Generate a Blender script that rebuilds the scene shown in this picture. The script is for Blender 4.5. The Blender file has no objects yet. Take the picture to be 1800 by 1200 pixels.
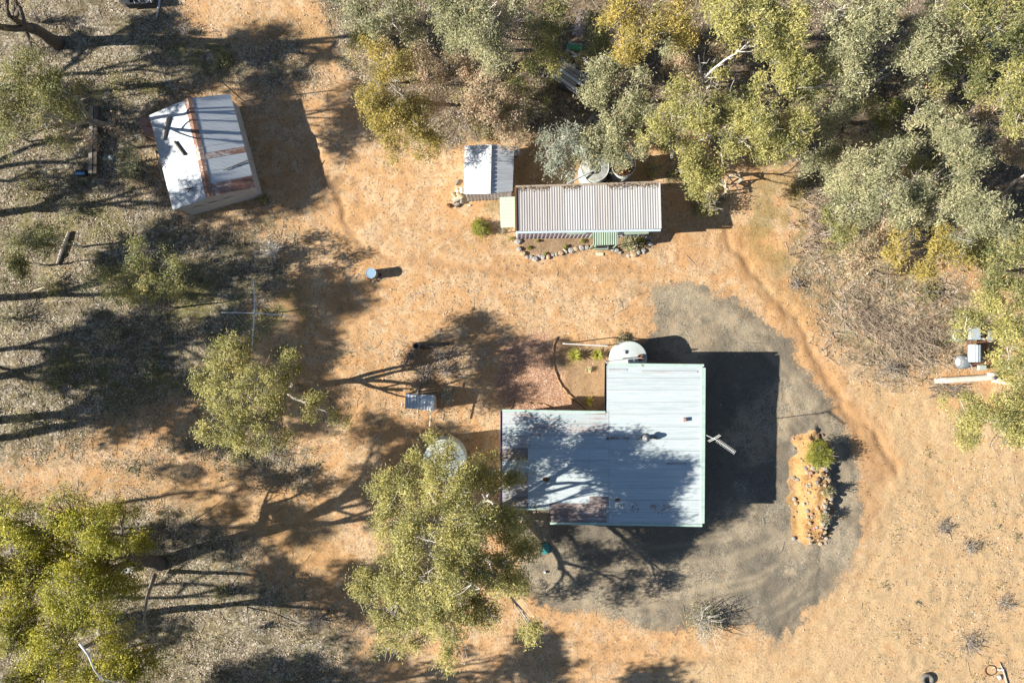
import bpy, math, random
import numpy as np
from mathutils import Vector, Matrix

random.seed(7)
rng = np.random.default_rng(11)
SC = bpy.context.scene
COL = SC.collection
PI = math.pi
R = math.radians

# ------------------------------------------------------------------ camera, sky, sun, exposure
S = 0.035            # metres on the ground per photograph pixel
H = 42.0             # height of the camera above the ground
cam_d = bpy.data.cameras.new('camera')
cam = bpy.data.objects.new('camera', cam_d)
COL.objects.link(cam)
cam.location = (0, 0, H)
cam.rotation_euler = (0, 0, 0)
cam_d.sensor_width = 36
cam_d.lens = 24
cam_d.clip_end = 2000
SC.camera = cam

SUN_EL = R(29.0)
SUN_DIR = R(7.0)     # direction in which the shadows fall
world = bpy.data.worlds.new('World')
SC.world = world
world.use_nodes = True
wn = world.node_tree.nodes
wl = world.node_tree.links
for n in list(wn):
    wn.remove(n)
sky = wn.new('ShaderNodeTexSky')
sky.sky_type = 'NISHITA'
sky.sun_disc = False
sky.sun_elevation = SUN_EL
sky.sun_rotation = math.atan2(-math.cos(SUN_DIR), -math.sin(SUN_DIR))
sky.altitude = 300
sky.air_density = 0.75
sky.dust_density = 0.3
sky.ozone_density = 1.3
bg = wn.new('ShaderNodeBackground')
bg.inputs['Strength'].default_value = 0.06
wo = wn.new('ShaderNodeOutputWorld')
wl.new(sky.outputs[0], bg.inputs[0])
wl.new(bg.outputs[0], wo.inputs[0])

sun_d = bpy.data.lights.new('sun', 'SUN')
sun_d.energy = 5.0
sun_d.angle = R(0.53)
sun_d.color = (1.0, 0.945, 0.86)
sun = bpy.data.objects.new('sun', sun_d)
COL.objects.link(sun)
d = Vector((math.cos(SUN_EL) * math.cos(SUN_DIR), math.cos(SUN_EL) * math.sin(SUN_DIR), -math.sin(SUN_EL)))
sun.rotation_euler = d.to_track_quat('-Z', 'Y').to_euler()
sun.location = (-40, 0, 60)

SC.view_settings.view_transform = 'Standard'
SC.view_settings.look = 'None'
SC.view_settings.gamma = 1
SC.view_settings.use_curve_mapping = False
SC.view_settings.exposure = 1.28

# ------------------------------------------------------------------ survey helper: photograph position + height -> place
def G(px, py, h=0.0):
    k = S * (1 - h / H)
    return Vector(((px - 900) * k, -(py - 600) * k, h))

# ------------------------------------------------------------------ noise on arrays
_perm = np.random.default_rng(3).random((256, 256))
def vnoise(x, y, seed=0):
    x = x + seed * 17.31; y = y + seed * 9.73
    xi = np.floor(x).astype(int); yi = np.floor(y).astype(int)
    fx = x - xi; fy = y - yi
    fx = fx * fx * (3 - 2 * fx); fy = fy * fy * (3 - 2 * fy)
    a = _perm[xi % 256, yi % 256]; b = _perm[(xi + 1) % 256, yi % 256]
    c = _perm[xi % 256, (yi + 1) % 256]; e = _perm[(xi + 1) % 256, (yi + 1) % 256]
    return (a * (1 - fx) + b * fx) * (1 - fy) + (c * (1 - fx) + e * fx) * fy
def fbm(x, y, seed=0, octv=4):
    v = 0; a = 0.5; t = 0
    for i in range(octv):
        v = v + a * vnoise(x * 2 ** i, y * 2 ** i, seed + i * 5); t += a; a *= 0.55
    return v / t

def seg_dist(x, y, pts):
    """distance to a polyline given in photograph pixels; x, y in pixels"""
    best = np.full(np.shape(x), 1e9); tt = np.zeros(np.shape(x)); n = len(pts) - 1
    for i in range(n):
        ax, ay = pts[i]; bx, by = pts[i + 1]
        dx, dy = bx - ax, by - ay
        t = np.clip(((x - ax) * dx + (y - ay) * dy) / (dx * dx + dy * dy + 1e-9), 0, 1)
        dd = np.hypot(x - ax - t * dx, y - ay - t * dy)
        m = dd < best
        best = np.where(m, dd, best); tt = np.where(m, (i + t) / n, tt)
    return best, tt
def poly_sd(x, y, poly):
    """signed distance, positive inside"""
    dd, _ = seg_dist(x, y, poly + [poly[0]])
    inside = np.zeros(np.shape(x), bool)
    n = len(poly)
    for i in range(n):
        x1, y1 = poly[i]; x2, y2 = poly[(i + 1) % n]
        c = ((y1 > y) != (y2 > y)) & (x < (x2 - x1) * (y - y1) / (y2 - y1 + 1e-12) + x1)
        inside ^= c
    return np.where(inside, dd, -dd)
def sstep(v, a, b):
    t = np.clip((v - a) / (b - a), 0, 1)
    return t * t * (3 - 2 * t)

MOUND = [(1398, 768), (1432, 752), (1450, 782), (1460, 850), (1462, 935), (1440, 956), (1396, 942), (1386, 850)]
GULLY_A = [(600, 380), (632, 430), (700, 458), (760, 458), (860, 478), (960, 480), (1060, 472), (1110, 466)]
GULLY_B = [(1268, 402), (1300, 440), (1322, 485), (1365, 530), (1402, 572), (1432, 615), (1450, 662), (1490, 720), (1540, 770), (1575, 830)]
GULLY_C = [(535, 240), (560, 290), (590, 335), (604, 372)]
EDGE_D = [(1338, 612), (1362, 655), (1402, 715), (1428, 756), (1452, 800), (1464, 880), (1452, 960), (1444, 1012), (1420, 1062), (1372, 1104)]

def gz(x, y):
    """ground height at a place, metres"""
    x = np.asarray(x, float); y = np.asarray(y, float)
    px = x / S + 900; py = -y / S + 600
    z = (fbm(x * .11, y * .11, 1, 3) - .5) * .22 + (fbm(x * .7, y * .7, 4, 3) - .5) * .09 + (fbm(x * 2.2, y * 2.2, 14, 2) - .5) * .06
    wx = px + (fbm(x * .6, y * .6, 21) - .5) * 50; wy = py + (fbm(x * .6, y * .6, 23) - .5) * 50
    for line, w, dep in ((GULLY_A, 7, .07), (GULLY_B, 8, .09), (GULLY_C, 7, .08), (EDGE_D, 4, .05)):
        dd, t = seg_dist(wx, wy, line)
        z = z - dep * np.exp(-(dd / w) ** 2)
    sd = poly_sd(wx, wy, MOUND)
    side = sstep(px, 1380, 1446)
    z = z + sstep(sd + (fbm(x * 1.6, y * 1.6, 35) - .5) * 26, -3, 14) * (.10 + .40 * side) * (0.35 + 1.2 * fbm(x * 1.7, y * 1.7, 31))
    far = np.maximum(np.abs(x) - 45, 0) + np.maximum(np.abs(y) - 35, 0)
    z = z * np.clip(1 - far / 40, 0, 1)
    return z
def gzf(px, py):
    return float(gz((px - 900) * S, -(py - 600) * S))
def GG(px, py, dz=0.0):
    """a point on the ground"""
    v = G(px, py, 0); v.z = gzf(px, py) + dz
    return v

# ------------------------------------------------------------------ mesh builder
class MB:
    def __init__(s):
        s.v = []; s.f = []
    def add(s, vs, fs):
        o = len(s.v); s.v += [tuple(p) for p in vs]; s.f += [tuple(i + o for i in f) for f in fs]
        return s
    def box(s, c, size, rz=0.0, M=None, taper=1.0):
        hx, hy, hz = size[0] / 2, size[1] / 2, size[2] / 2
        vs = [Vector((x * hx * (taper if z > 0 else 1), y * hy * (taper if z > 0 else 1), z * hz)) for z in (-1, 1) for y in (-1, 1) for x in (-1, 1)]
        m = Matrix.Rotation(rz, 3, 'Z') if M is None else M
        return s.add([m @ p + Vector(c) for p in vs], [(0, 2, 3, 1), (4, 5, 7, 6), (0, 1, 5, 4), (2, 6, 7, 3), (0, 4, 6, 2), (1, 3, 7, 5)])
    def bar(s, a, b, w, h):
        a = Vector(a); b = Vector(b); dd = b - a; L = dd.length
        x = dd.normalized(); up = Vector((0, 0, 1))
        if abs(x.z) > .95: up = Vector((1, 0, 0))
        y = up.cross(x).normalized(); z = x.cross(y)
        M = Matrix((x, y, z)).transposed()
        return s.box((a + b) / 2, (L, w, h), M=M)
    def tube(s, pts, rad, n=6, cap=True):
        pts = [Vector(p) for p in pts]
        if not hasattr(rad, '__len__'): rad = [rad] * len(pts)
        o = len(s.v); prev = None
        for i, p in enumerate(pts):
            t = (pts[min(i + 1, len(pts) - 1)] - pts[max(i - 1, 0)])
            t = t.normalized() if t.length > 1e-9 else Vector((0, 0, 1))
            if prev is None:
                a = Vector((1, 0, 0)) if abs(t.x) < .8 else Vector((0, 1, 0))
                u = t.cross(a).normalized()
            else:
                u = (prev - t * prev.dot(t)).normalized()
            prev = u; w = t.cross(u)
            for k in range(n):
                an = 2 * PI * k / n
                q = p + (u * math.cos(an) + w * math.sin(an)) * rad[i]
                s.v.append((q.x, q.y, q.z))
        for i in range(len(pts) - 1):
            for k in range(n):
                a = o + i * n + k; b = o + i * n + (k + 1) % n
                s.f.append((a, b, b + n, a + n))
        if cap:
            s.f.append(tuple(o + k for k in range(n - 1, -1, -1)))
            e = o + (len(pts) - 1) * n
            s.f.append(tuple(e + k for k in range(n)))
        return s
    def lathe(s, c, prof, n=32, closed=False):
        o = len(s.v); c = Vector(c)
        for r, z in prof:
            for k in range(n):
                a = 2 * PI * k / n
                s.v.append((c.x + r * math.cos(a), c.y + r * math.sin(a), c.z + z))
        for i in range(len(prof) - 1):
            for k in range(n):
                a = o + i * n + k; b = o + i * n + (k + 1) % n
                s.f.append((a, b, b + n, a + n))
        if closed:
            s.f.append(tuple(o + k for k in range(n - 1, -1, -1)))
            e = o + (len(prof) - 1) * n
            s.f.append(tuple(e + k for k in range(n)))
        return s
    def rock(s, c, r, sq=(1, 1, .7), seed=None):
        rr = random.Random(seed if seed is not None else random.random())
        vs = []; n = 7
        rings = [(-.9, .45), (-.35, .95), (.3, .95), (.8, .55)]
        for z, q in rings:
            for k in range(n):
                a = 2 * PI * k / n + z
                j = rr.uniform(.82, 1.15)
                vs.append(Vector(c) + Vector((math.cos(a) * q * j * r * sq[0], math.sin(a) * q * j * r * sq[1], z * r * sq[2] * rr.uniform(.85, 1.1))))
        fs = []
        for i in range(3):
            for k in range(n):
                a = i * n + k; b = i * n + (k + 1) % n
                fs.append((a, b, b + n, a + n))
        fs.append(tuple(range(n - 1, -1, -1))); fs.append(tuple(range(3 * n, 4 * n)))
        return s.add(vs, fs)
    def build(s, name, mat, parent=None, smooth=False):
        me = bpy.data.meshes.new(name)
        me.from_pydata(s.v, [], s.f)
        me.materials.append(mat)
        if smooth:
            me.shade_smooth()
        o = bpy.data.objects.new(name, me)
        COL.objects.link(o)
        if parent is not None:
            o.parent = parent
            o.matrix_parent_inverse = Matrix.Translation(parent.location).inverted()
        return o

def tag(o, label=None, cat=None, group=None, kind=None):
    if label: o['label'] = label
    if cat: o['category'] = cat
    if group: o['group'] = group
    if kind: o['kind'] = kind
    return o
def thing(name, loc, label, cat, group=None):
    o = bpy.data.objects.new(name, None)
    o.empty_display_size = .3
    o.location = loc
    COL.objects.link(o)
    return tag(o, label, cat, group)

# ------------------------------------------------------------------ materials
class NT:
    def __init__(s, name):
        s.m = bpy.data.materials.new(name); s.m.use_nodes = True
        s.t = s.m.node_tree
        for n in list(s.t.nodes): s.t.nodes.remove(n)
        s.out = s.t.nodes.new('ShaderNodeOutputMaterial')
    def n(s, typ, **kw):
        nd = s.t.nodes.new(typ)
        for k, v in kw.items(): setattr(nd, k, v)
        return nd
    def l(s, a, b): s.t.links.new(a, b)
    def setin(s, sock, v):
        if hasattr(v, 'is_linked') or isinstance(v, bpy.types.NodeSocket): s.l(v, sock)
        else: sock.default_value = v
    def noise(s, scale, detail=4, rough=.6, vec=None, dist=0.0):
        nd = s.n('ShaderNodeTexNoise')
        nd.inputs['Scale'].default_value = scale; nd.inputs['Detail'].default_value = detail
        nd.inputs['Roughness'].default_value = rough; nd.inputs['Distortion'].default_value = dist
        if vec is not None: s.l(vec, nd.inputs['Vector'])
        return nd.outputs['Fac']
    def coord(s, kind='Object', scale=(1, 1, 1), rot=(0, 0, 0)):
        c = s.n('ShaderNodeTexCoord'); m = s.n('ShaderNodeMapping')
        m.inputs['Scale'].default_value = scale; m.inputs['Rotation'].default_value = rot
        s.l(c.outputs[kind], m.inputs['Vector'])
        return m.outputs[0]
    def ramp(s, fac, stops, interp='LINEAR'):
        r = s.n('ShaderNodeValToRGB'); r.color_ramp.interpolation = interp
        e = r.color_ramp.elements
        while len(e) > 1: e.remove(e[-1])
        for i, (p, c) in enumerate(stops):
            c = tuple(c) + (1,) if len(c) == 3 else c
            if i == 0: e[0].position = p; e[0].color = c
            else:
                q = e.new(p); q.color = c
        s.l(fac, r.inputs[0])
        return r.outputs[0]
    def mix(s, fac, a, b, mode='MIX'):
        m = s.n('ShaderNodeMix', data_type='RGBA', blend_type=mode)
        s.setin(m.inputs[0], fac)
        for sock, v in ((m.inputs[6], a), (m.inputs[7], b)):
            if isinstance(v, tuple) and len(v) == 3: v = v + (1,)
            s.setin(sock, v)
        return m.outputs[2]
    def math(s, op, a, b=0.0, c=0.0, clamp=False):
        m = s.n('ShaderNodeMath', operation=op); m.use_clamp = clamp
        s.setin(m.inputs[0], a); s.setin(m.inputs[1], b)
        if op in ('MULTIPLY_ADD', 'SMOOTH_MIN', 'COMPARE'): s.setin(m.inputs[2], c)
        return m.outputs[0]
    def maprange(s, v, a, b, c=0.0, dd=1.0, smooth=True):
        m = s.n('ShaderNodeMapRange'); m.interpolation_type = 'SMOOTHSTEP' if smooth else 'LINEAR'
        s.setin(m.inputs[0], v)
        for i, x in enumerate((a, b, c, dd)): m.inputs[i + 1].default_value = x
        return m.outputs[0]
    def bsdf(s, col, rough=.8, metal=0.0, spec=.3, bump=None, bstr=.3, bdist=.02):
        b = s.n('ShaderNodeBsdfPrincipled')
        if isinstance(col, tuple) and len(col) == 3: col = col + (1,)
        s.setin(b.inputs['Base Color'], col)
        s.setin(b.inputs['Roughness'], rough); s.setin(b.inputs['Metallic'], metal)
        b.inputs['Specular IOR Level'].default_value = spec
        if bump is not None:
            bp = s.n('ShaderNodeBump'); bp.inputs['Strength'].default_value = bstr; bp.inputs['Distance'].default_value = bdist
            s.l(bump, bp.inputs['Height']); s.l(bp.outputs[0], b.inputs['Normal'])
        s.l(b.outputs[0], s.out.inputs[0])
        return b

def worn(name, col, col2=None, rough=.7, metal=0.0, scale=6.0, amt=.5, spec=.3):
    """a painted or weathered surface with uneven tone"""
    t = NT(name)
    v = t.coord('Object')
    nz = t.noise(scale, 5, .65, v)
    nz2 = t.noise(scale * 7, 3, .6, v)
    col2 = col2 or tuple(c * .6 for c in col)
    f = t.maprange(nz, .38, .68)
    c = t.mix(t.math('MULTIPLY', f, amt), col, col2)
    c = t.mix(t.math('MULTIPLY', nz2, .25), c, tuple(x * .55 for x in col))
    t.bsdf(c, rough, metal, spec, nz2, .25, .01)
    return t.m

def roof_metal(name, base, rust, axis_scale, rustcol=(.14, .062, .032), rough=.55, metal=.15, pale=(.62, .65, .66)):
    """weathered sheet metal: rust grows in streaks along the sheet; every sheet differs"""
    t = NT(name)
    v = t.coord('Object', axis_scale)
    v2 = t.coord('Object')
    oi = t.n('ShaderNodeObjectInfo')
    st = t.noise(1.6, 7, .72, v)
    bl = t.noise(.55, 5, .6, v2)
    fine = t.noise(22, 3, .6, v2)
    rnd = oi.outputs['Random']
    thr = t.math('MULTIPLY_ADD', rnd, .10, 1.0 - rust * .62 - .33)
    q = t.math('ADD', t.math('MULTIPLY', st, .6), t.math('MULTIPLY', bl, .4))
    f = t.math('MULTIPLY', t.math('SUBTRACT', q, thr), 9.0, clamp=True)
    tone = t.math('MULTIPLY_ADD', rnd, .12, .93)
    b = t.mix(t.maprange(st, .35, .7), base, pale)
    mc = t.mix(1.0, b, t.mix(0.0, (1, 1, 1), (1, 1, 1)), 'MULTIPLY')
    hs = t.n('ShaderNodeHueSaturation'); t.l(b, hs.inputs['Color']); t.l(tone, hs.inputs['Value'])
    c = t.mix(t.math('MULTIPLY', t.math('SUBTRACT', fine, .45, clamp=True), 1.2, clamp=True), hs.outputs[0], tuple(x * .72 for x in base))
    rc = t.mix(fine, rustcol, tuple(x * 2.4 for x in rustcol))
    c = t.mix(t.math('MULTIPLY', f, .92), c, rc)
    ga = t.n('ShaderNodeAttribute'); ga.attribute_name = 'grime_shade'  # lap dirt, plus relief shade painted into valleys and sheet ends
    c = t.mix(t.math('MULTIPLY', ga.outputs['Fac'], .55), c, (.15, .14, .13))
    rg = t.math('MULTIPLY_ADD', f, .3, rough)
    t.bsdf(c, rg, metal, .35)
    return t.m

def leaf_mat(name, stops, trans=.40, rough=.5, spec=.28, gain=2.15):
    t = NT(name)
    a = t.n('ShaderNodeAttribute'); a.attribute_name = 'tint'
    stops = [(p, tuple(min(.75, x * gain) for x in cc)) for p, cc in stops]
    c = t.ramp(a.outputs['Fac'], stops)
    b = t.n('ShaderNodeBsdfPrincipled'); t.l(c, b.inputs['Base Color'])
    b.inputs['Roughness'].default_value = rough; b.inputs['Specular IOR Level'].default_value = spec
    tr = t.n('ShaderNodeBsdfTranslucent')
    hs = t.n('ShaderNodeHueSaturation'); t.l(c, hs.inputs['Color']); hs.inputs['Value'].default_value = 1.25; hs.inputs['Saturation'].default_value = 1.0
    t.l(hs.outputs[0], tr.inputs[0])
    m = t.n('ShaderNodeMixShader'); m.inputs[0].default_value = trans
    t.l(b.outputs[0], m.inputs[1]); t.l(tr.outputs[0], m.inputs[2]); t.l(m.outputs[0], t.out.inputs[0])
    return t.m

LEAF = {
    'yellow': leaf_mat('foliage_yellow_green', [(0, (.05, .055, .023)), (.35, (.132, .128, .046)), (.7, (.232, .210, .073)), (.93, (.33, .28, .105)), (1, (.36, .34, .23))]),
    'lime': leaf_mat('foliage_lime', [(0, (.05, .058, .012)), (.35, (.14, .138, .02)), (.7, (.245, .222, .028)), (.93, (.34, .29, .045)), (1, (.38, .35, .16))]),
    'ochre': leaf_mat('foliage_ochre', [(0, (.06, .055, .02)), (.4, (.15, .125, .035)), (.75, (.25, .19, .05)), (1, (.34, .28, .11))]),
    'olive': leaf_mat('foliage_olive', [(0, (.035, .045, .018)), (.4, (.10, .105, .04)), (.75, (.19, .17, .065)), (.92, (.27, .23, .11)), (1, (.32, .20, .12))]),
    'grey': leaf_mat('foliage_grey_green', [(0, (.05, .055, .03)), (.4, (.135, .135, .075)), (.75, (.235, .222, .125)), (.92, (.33, .305, .20)), (1, (.34, .22, .15))]),
    'blue': leaf_mat('foliage_silver', [(0, (.05, .055, .04)), (.4, (.13, .14, .105)), (.75, (.21, .215, .165)), (1, (.32, .31, .25))]),
    'brown': leaf_mat('foliage_dry_brown', [(0, (.07, .06, .035)), (.35, (.17, .145, .085)), (.65, (.25, .18, .12)), (.88, (.33, .24, .17)), (1, (.42, .36, .28))]),
    'green': leaf_mat('foliage_bright_green', [(0, (.045, .055, .014)), (.4, (.12, .13, .022)), (.75, (.20, .20, .035)), (1, (.24, .24, .06))], gain=1.8),
    'dead': leaf_mat('twigs_grey', [(0, (.10, .085, .07)), (.5, (.24, .21, .175)), (1, (.45, .41, .36))], trans=.05, gain=1),
    'litter': leaf_mat('litter', [(0, (.07, .05, .035)), (.35, (.22, .15, .09)), (.6, (.38, .29, .19)), (.85, (.52, .44, .34)), (1, (.68, .61, .52))], trans=.05, rough=.7, gain=1),
}
BARK_PALE = worn('bark_pale', (.50, .46, .40), (.24, .20, .16), .85, scale=3)
BARK_DARK = worn('bark_dark', (.12, .10, .08), (.05, .04, .035), .9, scale=3)
BARK_MID = worn('bark_mid', (.30, .26, .21), (.13, .11, .09), .9, scale=3)
WOOD_GREY = worn('weathered_wood', (.38, .34, .28), (.17, .14, .11), .85, scale=5)
WOOD_PALE = worn('pale_timber', (.62, .55, .40), (.38, .30, .18), .8, scale=5)
WOOD_RED = worn('edging_timber', (.40, .25, .13), (.14, .08, .045), .8, scale=4)
STONE = worn('stone', (.34, .32, .29), (.17, .155, .135), .85, scale=5)
STONE_W = worn('stone_warm', (.46, .33, .20), (.26, .17, .10), .85, scale=5)
BRICK = worn('pink_block', (.42, .24, .19), (.28, .15, .12), .85, scale=4)
WHITE = worn('white_paint', (.64, .63, .60), (.44, .42, .38), .5, scale=5, amt=.4)
PVC = worn('grey_pipe', (.55, .56, .57), (.34, .34, .34), .4, scale=6)
STEEL = worn('galvanised_steel', (.56, .58, .60), (.35, .36, .37), .4, .5, scale=8)
DARK = worn('dark_metal', (.05, .05, .055), (.025, .025, .025), .6, scale=8)
RUBBER = worn('rubber', (.055, .055, .06), (.12, .11, .10), .85, scale=6)
TYREGREY = worn('dusty_rubber', (.17, .19, .20), (.09, .095, .10), .85, scale=6)
RUST = worn('rusty_iron', (.19, .085, .04), (.08, .04, .025), .9, scale=8)
TANK_P = worn('tank_pale_green', (.50, .55, .52), (.38, .42, .39), .55, scale=1.5, amt=.35)
TANK_G = worn('tank_concrete', (.50, .52, .47), (.27, .27, .23), .8, scale=3)
TRIM_G = worn('trim_green', (.42, .55, .47), (.25, .35, .30), .5, scale=3)
AWN_P = worn('awning_pale_green', (.38, .52, .34), (.31, .43, .28), .55, scale=2, amt=.4)
AWN_G = worn('awning_green', (.27, .345, .25), (.18, .25, .17), .55, scale=2, amt=.4)
PURPLE = worn('trim_violet', (.20, .16, .34), (.12, .10, .2), .5)
TEAL = worn('lid_teal', (.05, .26, .24), (.03, .16, .15), .5, scale=4)
BLUE = worn('lid_blue', (.27, .40, .52), (.20, .27, .33), .45, scale=6)
GREENMETAL = worn('green_sheet', (.10, .33, .15), (.05, .18, .08), .5, scale=5)
CLOTHBLUE = worn('blue_tarp', (.12, .32, .52), (.5, .55, .6), .6, scale=8)
WALL_C = worn('wall_cream', (.52, .48, .40), (.40, .36, .30), .8, scale=2, amt=.3)
WALL_G = worn('wall_grey_sheet', (.48, .45, .41), (.36, .335, .31), .7, scale=2, amt=.4)
WALL_LILAC = worn('wall_cabin', (.54, .50, .55), (.38, .35, .38), .65, scale=2, amt=.4)
WALL_SHED = worn('wall_shed', (.55, .57, .58), (.4, .41, .42), .5, .2, scale=2, amt=.4)
DOOR = worn('door_paint', (.30, .33, .33), (.2, .22, .22), .6)
FRAME = worn('window_frame', (.68, .68, .66), (.5, .5, .48), .5)
CONC = worn('concrete', (.40, .38, .34), (.26, .24, .21), .9, scale=4)
gt = NT('window_glass')
gt.bsdf((.03, .04, .05), .08, 0, .6)
GLASS = gt.m
SOIL = worn('bed_soil', (.20, .125, .07), (.11, .07, .04), .95, scale=8)

RX = (0.35, 7.0, 1)    # streaks run east-west
RY = (7.0, 0.35, 1)    # streaks run north-south
ROOF_A = roof_metal('roof_house_clean', (.49, .58, .58), .04, RX, pale=(.68, .73, .73))
ROOF_B = roof_metal('roof_house_spotted', (.46, .55, .54), .34, RX, rustcol=(.20, .11, .075))
ROOF_C = roof_metal('roof_house_rusted', (.48, .52, .52), .36, RX, rustcol=(.20, .125, .09))
ROOF_D = roof_metal('roof_grey_brown', (.34, .33, .33), .42, RX, rustcol=(.16, .11, .09), pale=(.46, .47, .47))
SHED_A = roof_metal('roof_shed_clean', (.50, .55, .58), .02, RX, pale=(.64, .68, .71))
SHED_R = roof_metal('roof_shed_rusted', (.56, .54, .50), .56, (2, 5, 1), rustcol=(.14, .055, .03))
SHED_RIDGE = roof_metal('ridge_rusted', (.52, .47, .40), .54, (4, 4, 1), rustcol=(.13, .06, .035))
WHITE_ROOF = roof_metal('roof_small_shed', (.56, .60, .62), .0, RX, rough=.45, metal=.2, pale=(.70, .72, .73))
CEMENT = roof_metal('roof_fibre_cement', (.42, .41, .405), .05, RY, rustcol=(.20, .17, .14), rough=.85, metal=0, pale=(.50, .50, .50))

CEMENT_B = roof_metal('roof_fibre_cement_brown', (.37, .35, .335), .16, RY, rustcol=(.17, .14, .11), rough=.85, metal=0, pale=(.45, .43, .41))

# ------------------------------------------------------------------ ground
def ground_masks(x, y):
    px = x / S + 900; py = -y / S + 600
    n1 = fbm(x * .35, y * .35, 40, 5) - .5; n2 = fbm(x * .35, y * .35, 60, 5) - .5
    n3 = fbm(x * 1.8, y * 1.8, 80, 4) - .5; n4 = fbm(x * 1.8, y * 1.8, 83, 4) - .5
    qx = px + n1 * 60 + n3 * 22; qy = py + n2 * 60 + n4 * 22      # ragged edges
    sx = px + n1 * 22 + n3 * 18; sy = py + n2 * 22 + n4 * 18      # tidy edges
    P = lambda poly, e, tidy=False: sstep(poly_sd(sx if tidy else qx, sy if tidy else qy, poly), -e, e)
    m = {}
    m['gravel'] = P([(1142, 505), (1205, 492), (1292, 522), (1345, 560), (1395, 592), (1408, 640), (1455, 700), (1492, 765), (1515, 830),
                     (1512, 930), (1490, 1005), (1445, 1062), (1405, 1100), (1372, 1132), (1345, 1112), (1290, 1100), (1210, 1098), (1150, 1112),
                     (1050, 1078), (975, 1078), (925, 1045), (905, 960), (900, 850), (1060, 760), (1080, 600), (1140, 592), (1148, 550)], 30, True)
    m['gravel'] *= 1 - sstep(poly_sd(sx, sy, MOUND), -6, 3)
    m['redgravel'] = P([(882, 604), (930, 590), (978, 592), (974, 640), (1000, 700), (1050, 735), (1090, 780), (890, 760), (876, 690)], 11, True)
    m['bed'] = np.maximum(P([(912, 410), (1040, 404), (1140, 408), (1142, 430), (1118, 446), (1060, 436), (1040, 432), (1000, 448), (950, 452), (915, 436)], 3, True),
                          .75 * P([(982, 604), (1080, 604), (1075, 760), (1040, 728), (1004, 702), (980, 645)], 3, True))
    lit = P([(-900, -900), (285, -400), (300, 20), (330, 70), (420, 95), (500, 60), (560, 140), (480, 160), (400, 150), (260, 200), (285, 330), (330, 385), (450, 385), (500, 400),
             (520, 470), (440, 560), (400, 640), (330, 700), (200, 740), (120, 800), (40, 830), (-900, 860)], 70)
    lit = np.maximum(lit, P([(120, 880), (240, 880), (420, 930), (470, 1010), (560, 1070), (640, 1110), (600, 1300), (560, 2200), (-900, 2200), (-900, 870)], 70))
    lit = np.maximum(lit, .8 * P([(370, 740), (470, 720), (560, 790), (520, 850), (430, 830), (330, 800), (250, 850), (180, 830), (280, 790)], 50))
    lit = np.maximum(lit, P([(600, -900), (2700, -900), (2700, 560), (1800, 520), (1660, 440), (1500, 430), (1400, 360), (1400, 300), (1250, 262), (1180, 245), (900, 240),
                             (760, 262), (690, 200), (650, 150), (600, 100), (560, 20)], 26))
    lit = np.maximum(lit, .72 * P([(1410, 400), (1560, 420), (1700, 480), (1760, 620), (1640, 660), (1580, 700), (1500, 640), (1440, 560), (1380, 480)], 40))
    lit = np.maximum(lit, .22 * P([(560, 600), (860, 600), (860, 790), (700, 830), (560, 720)], 30))
    lit = np.maximum(lit, .22 * P([(1560, 840), (1900, 800), (1900, 1300), (1500, 1260), (1560, 1000)], 60))
    lit = np.maximum(lit, .10 * P([(640, 480), (1120, 490), (1130, 580), (700, 560)], 40))
    m['litter'] = lit * (1 - m['gravel']) * (1 - m['redgravel'])
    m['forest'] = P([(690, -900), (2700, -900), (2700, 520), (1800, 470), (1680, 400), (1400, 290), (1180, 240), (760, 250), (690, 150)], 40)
    g = P([(230, 70), (330, 60), (420, 110), (400, 140), (300, 150), (240, 160)], 24)
    g = np.maximum(g, P([(160, 480), (240, 450), (330, 480), (400, 540), (330, 600), (200, 520)], 24))
    g = np.maximum(g, P([(400, 500), (510, 490), (530, 560), (440, 600), (380, 560)], 24))
    g = np.maximum(g, P([(80, 620), (240, 640), (330, 690), (200, 720), (60, 700)], 24))
    g = np.maximum(g, P([(20, 320), (120, 330), (280, 400), (180, 420), (20, 400)], 30))
    g = np.maximum(g, .7 * P([(1330, 320), (1400, 300), (1430, 400), (1420, 480), (1340, 450), (1300, 380)], 24))
    g = np.maximum(g, .6 * P([(820, 360), (880, 350), (890, 430), (830, 440)], 16))
    m['moss'] = g * sstep(fbm(x * .9, y * .9, 7, 4), .42, .62)
    dA, _ = seg_dist(sx, sy, GULLY_A); dB, tB = seg_dist(sx + n1 * 26, sy + n2 * 26, GULLY_B); dC, _ = seg_dist(sx, sy, GULLY_C); dE, _ = seg_dist(sx, sy, EDGE_D)
    w = np.exp(-(dA / 9) ** 2) * .8 + np.exp(-(dB / (7 + 14 * tB ** 2)) ** 2) + np.exp(-(dC / 9) ** 2) * .8 + np.exp(-(dE / 3.5) ** 2) * .55
    w = w + .6 * P([(1440, 620), (1480, 680), (1560, 780), (1610, 820), (1560, 850), (1520, 810), (1480, 760), (1450, 700)], 30)
    w = w + .6 * P([(1510, 850), (1570, 820), (1560, 900), (1515, 920)], 12) + .5 * P([(1440, 1015), (1500, 1000), (1450, 1040)], 8)
    w = w + .45 * P([(1150, 400), (1270, 395), (1300, 440), (1330, 480), (1230, 470), (1160, 440)], 18)
    m['wash'] = np.clip(w, 0, 1)
    m['bright'] = np.clip(sstep(poly_sd(sx + n3 * 20, sy + n4 * 20, MOUND), -7, 7) + .8 * P([(430, 30), (560, 40), (560, 130), (470, 110)], 30)
                          + .6 * P([(1260, 400), (1340, 380), (1460, 560), (1440, 600), (1340, 500)], 22)
                          + .45 * P([(100, 860), (200, 840), (560, 880), (620, 1000), (540, 1020), (430, 930), (250, 880)], 30), 0, 1)
    tr = np.zeros(np.shape(px))
    rs = np.random.default_rng(5)
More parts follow.
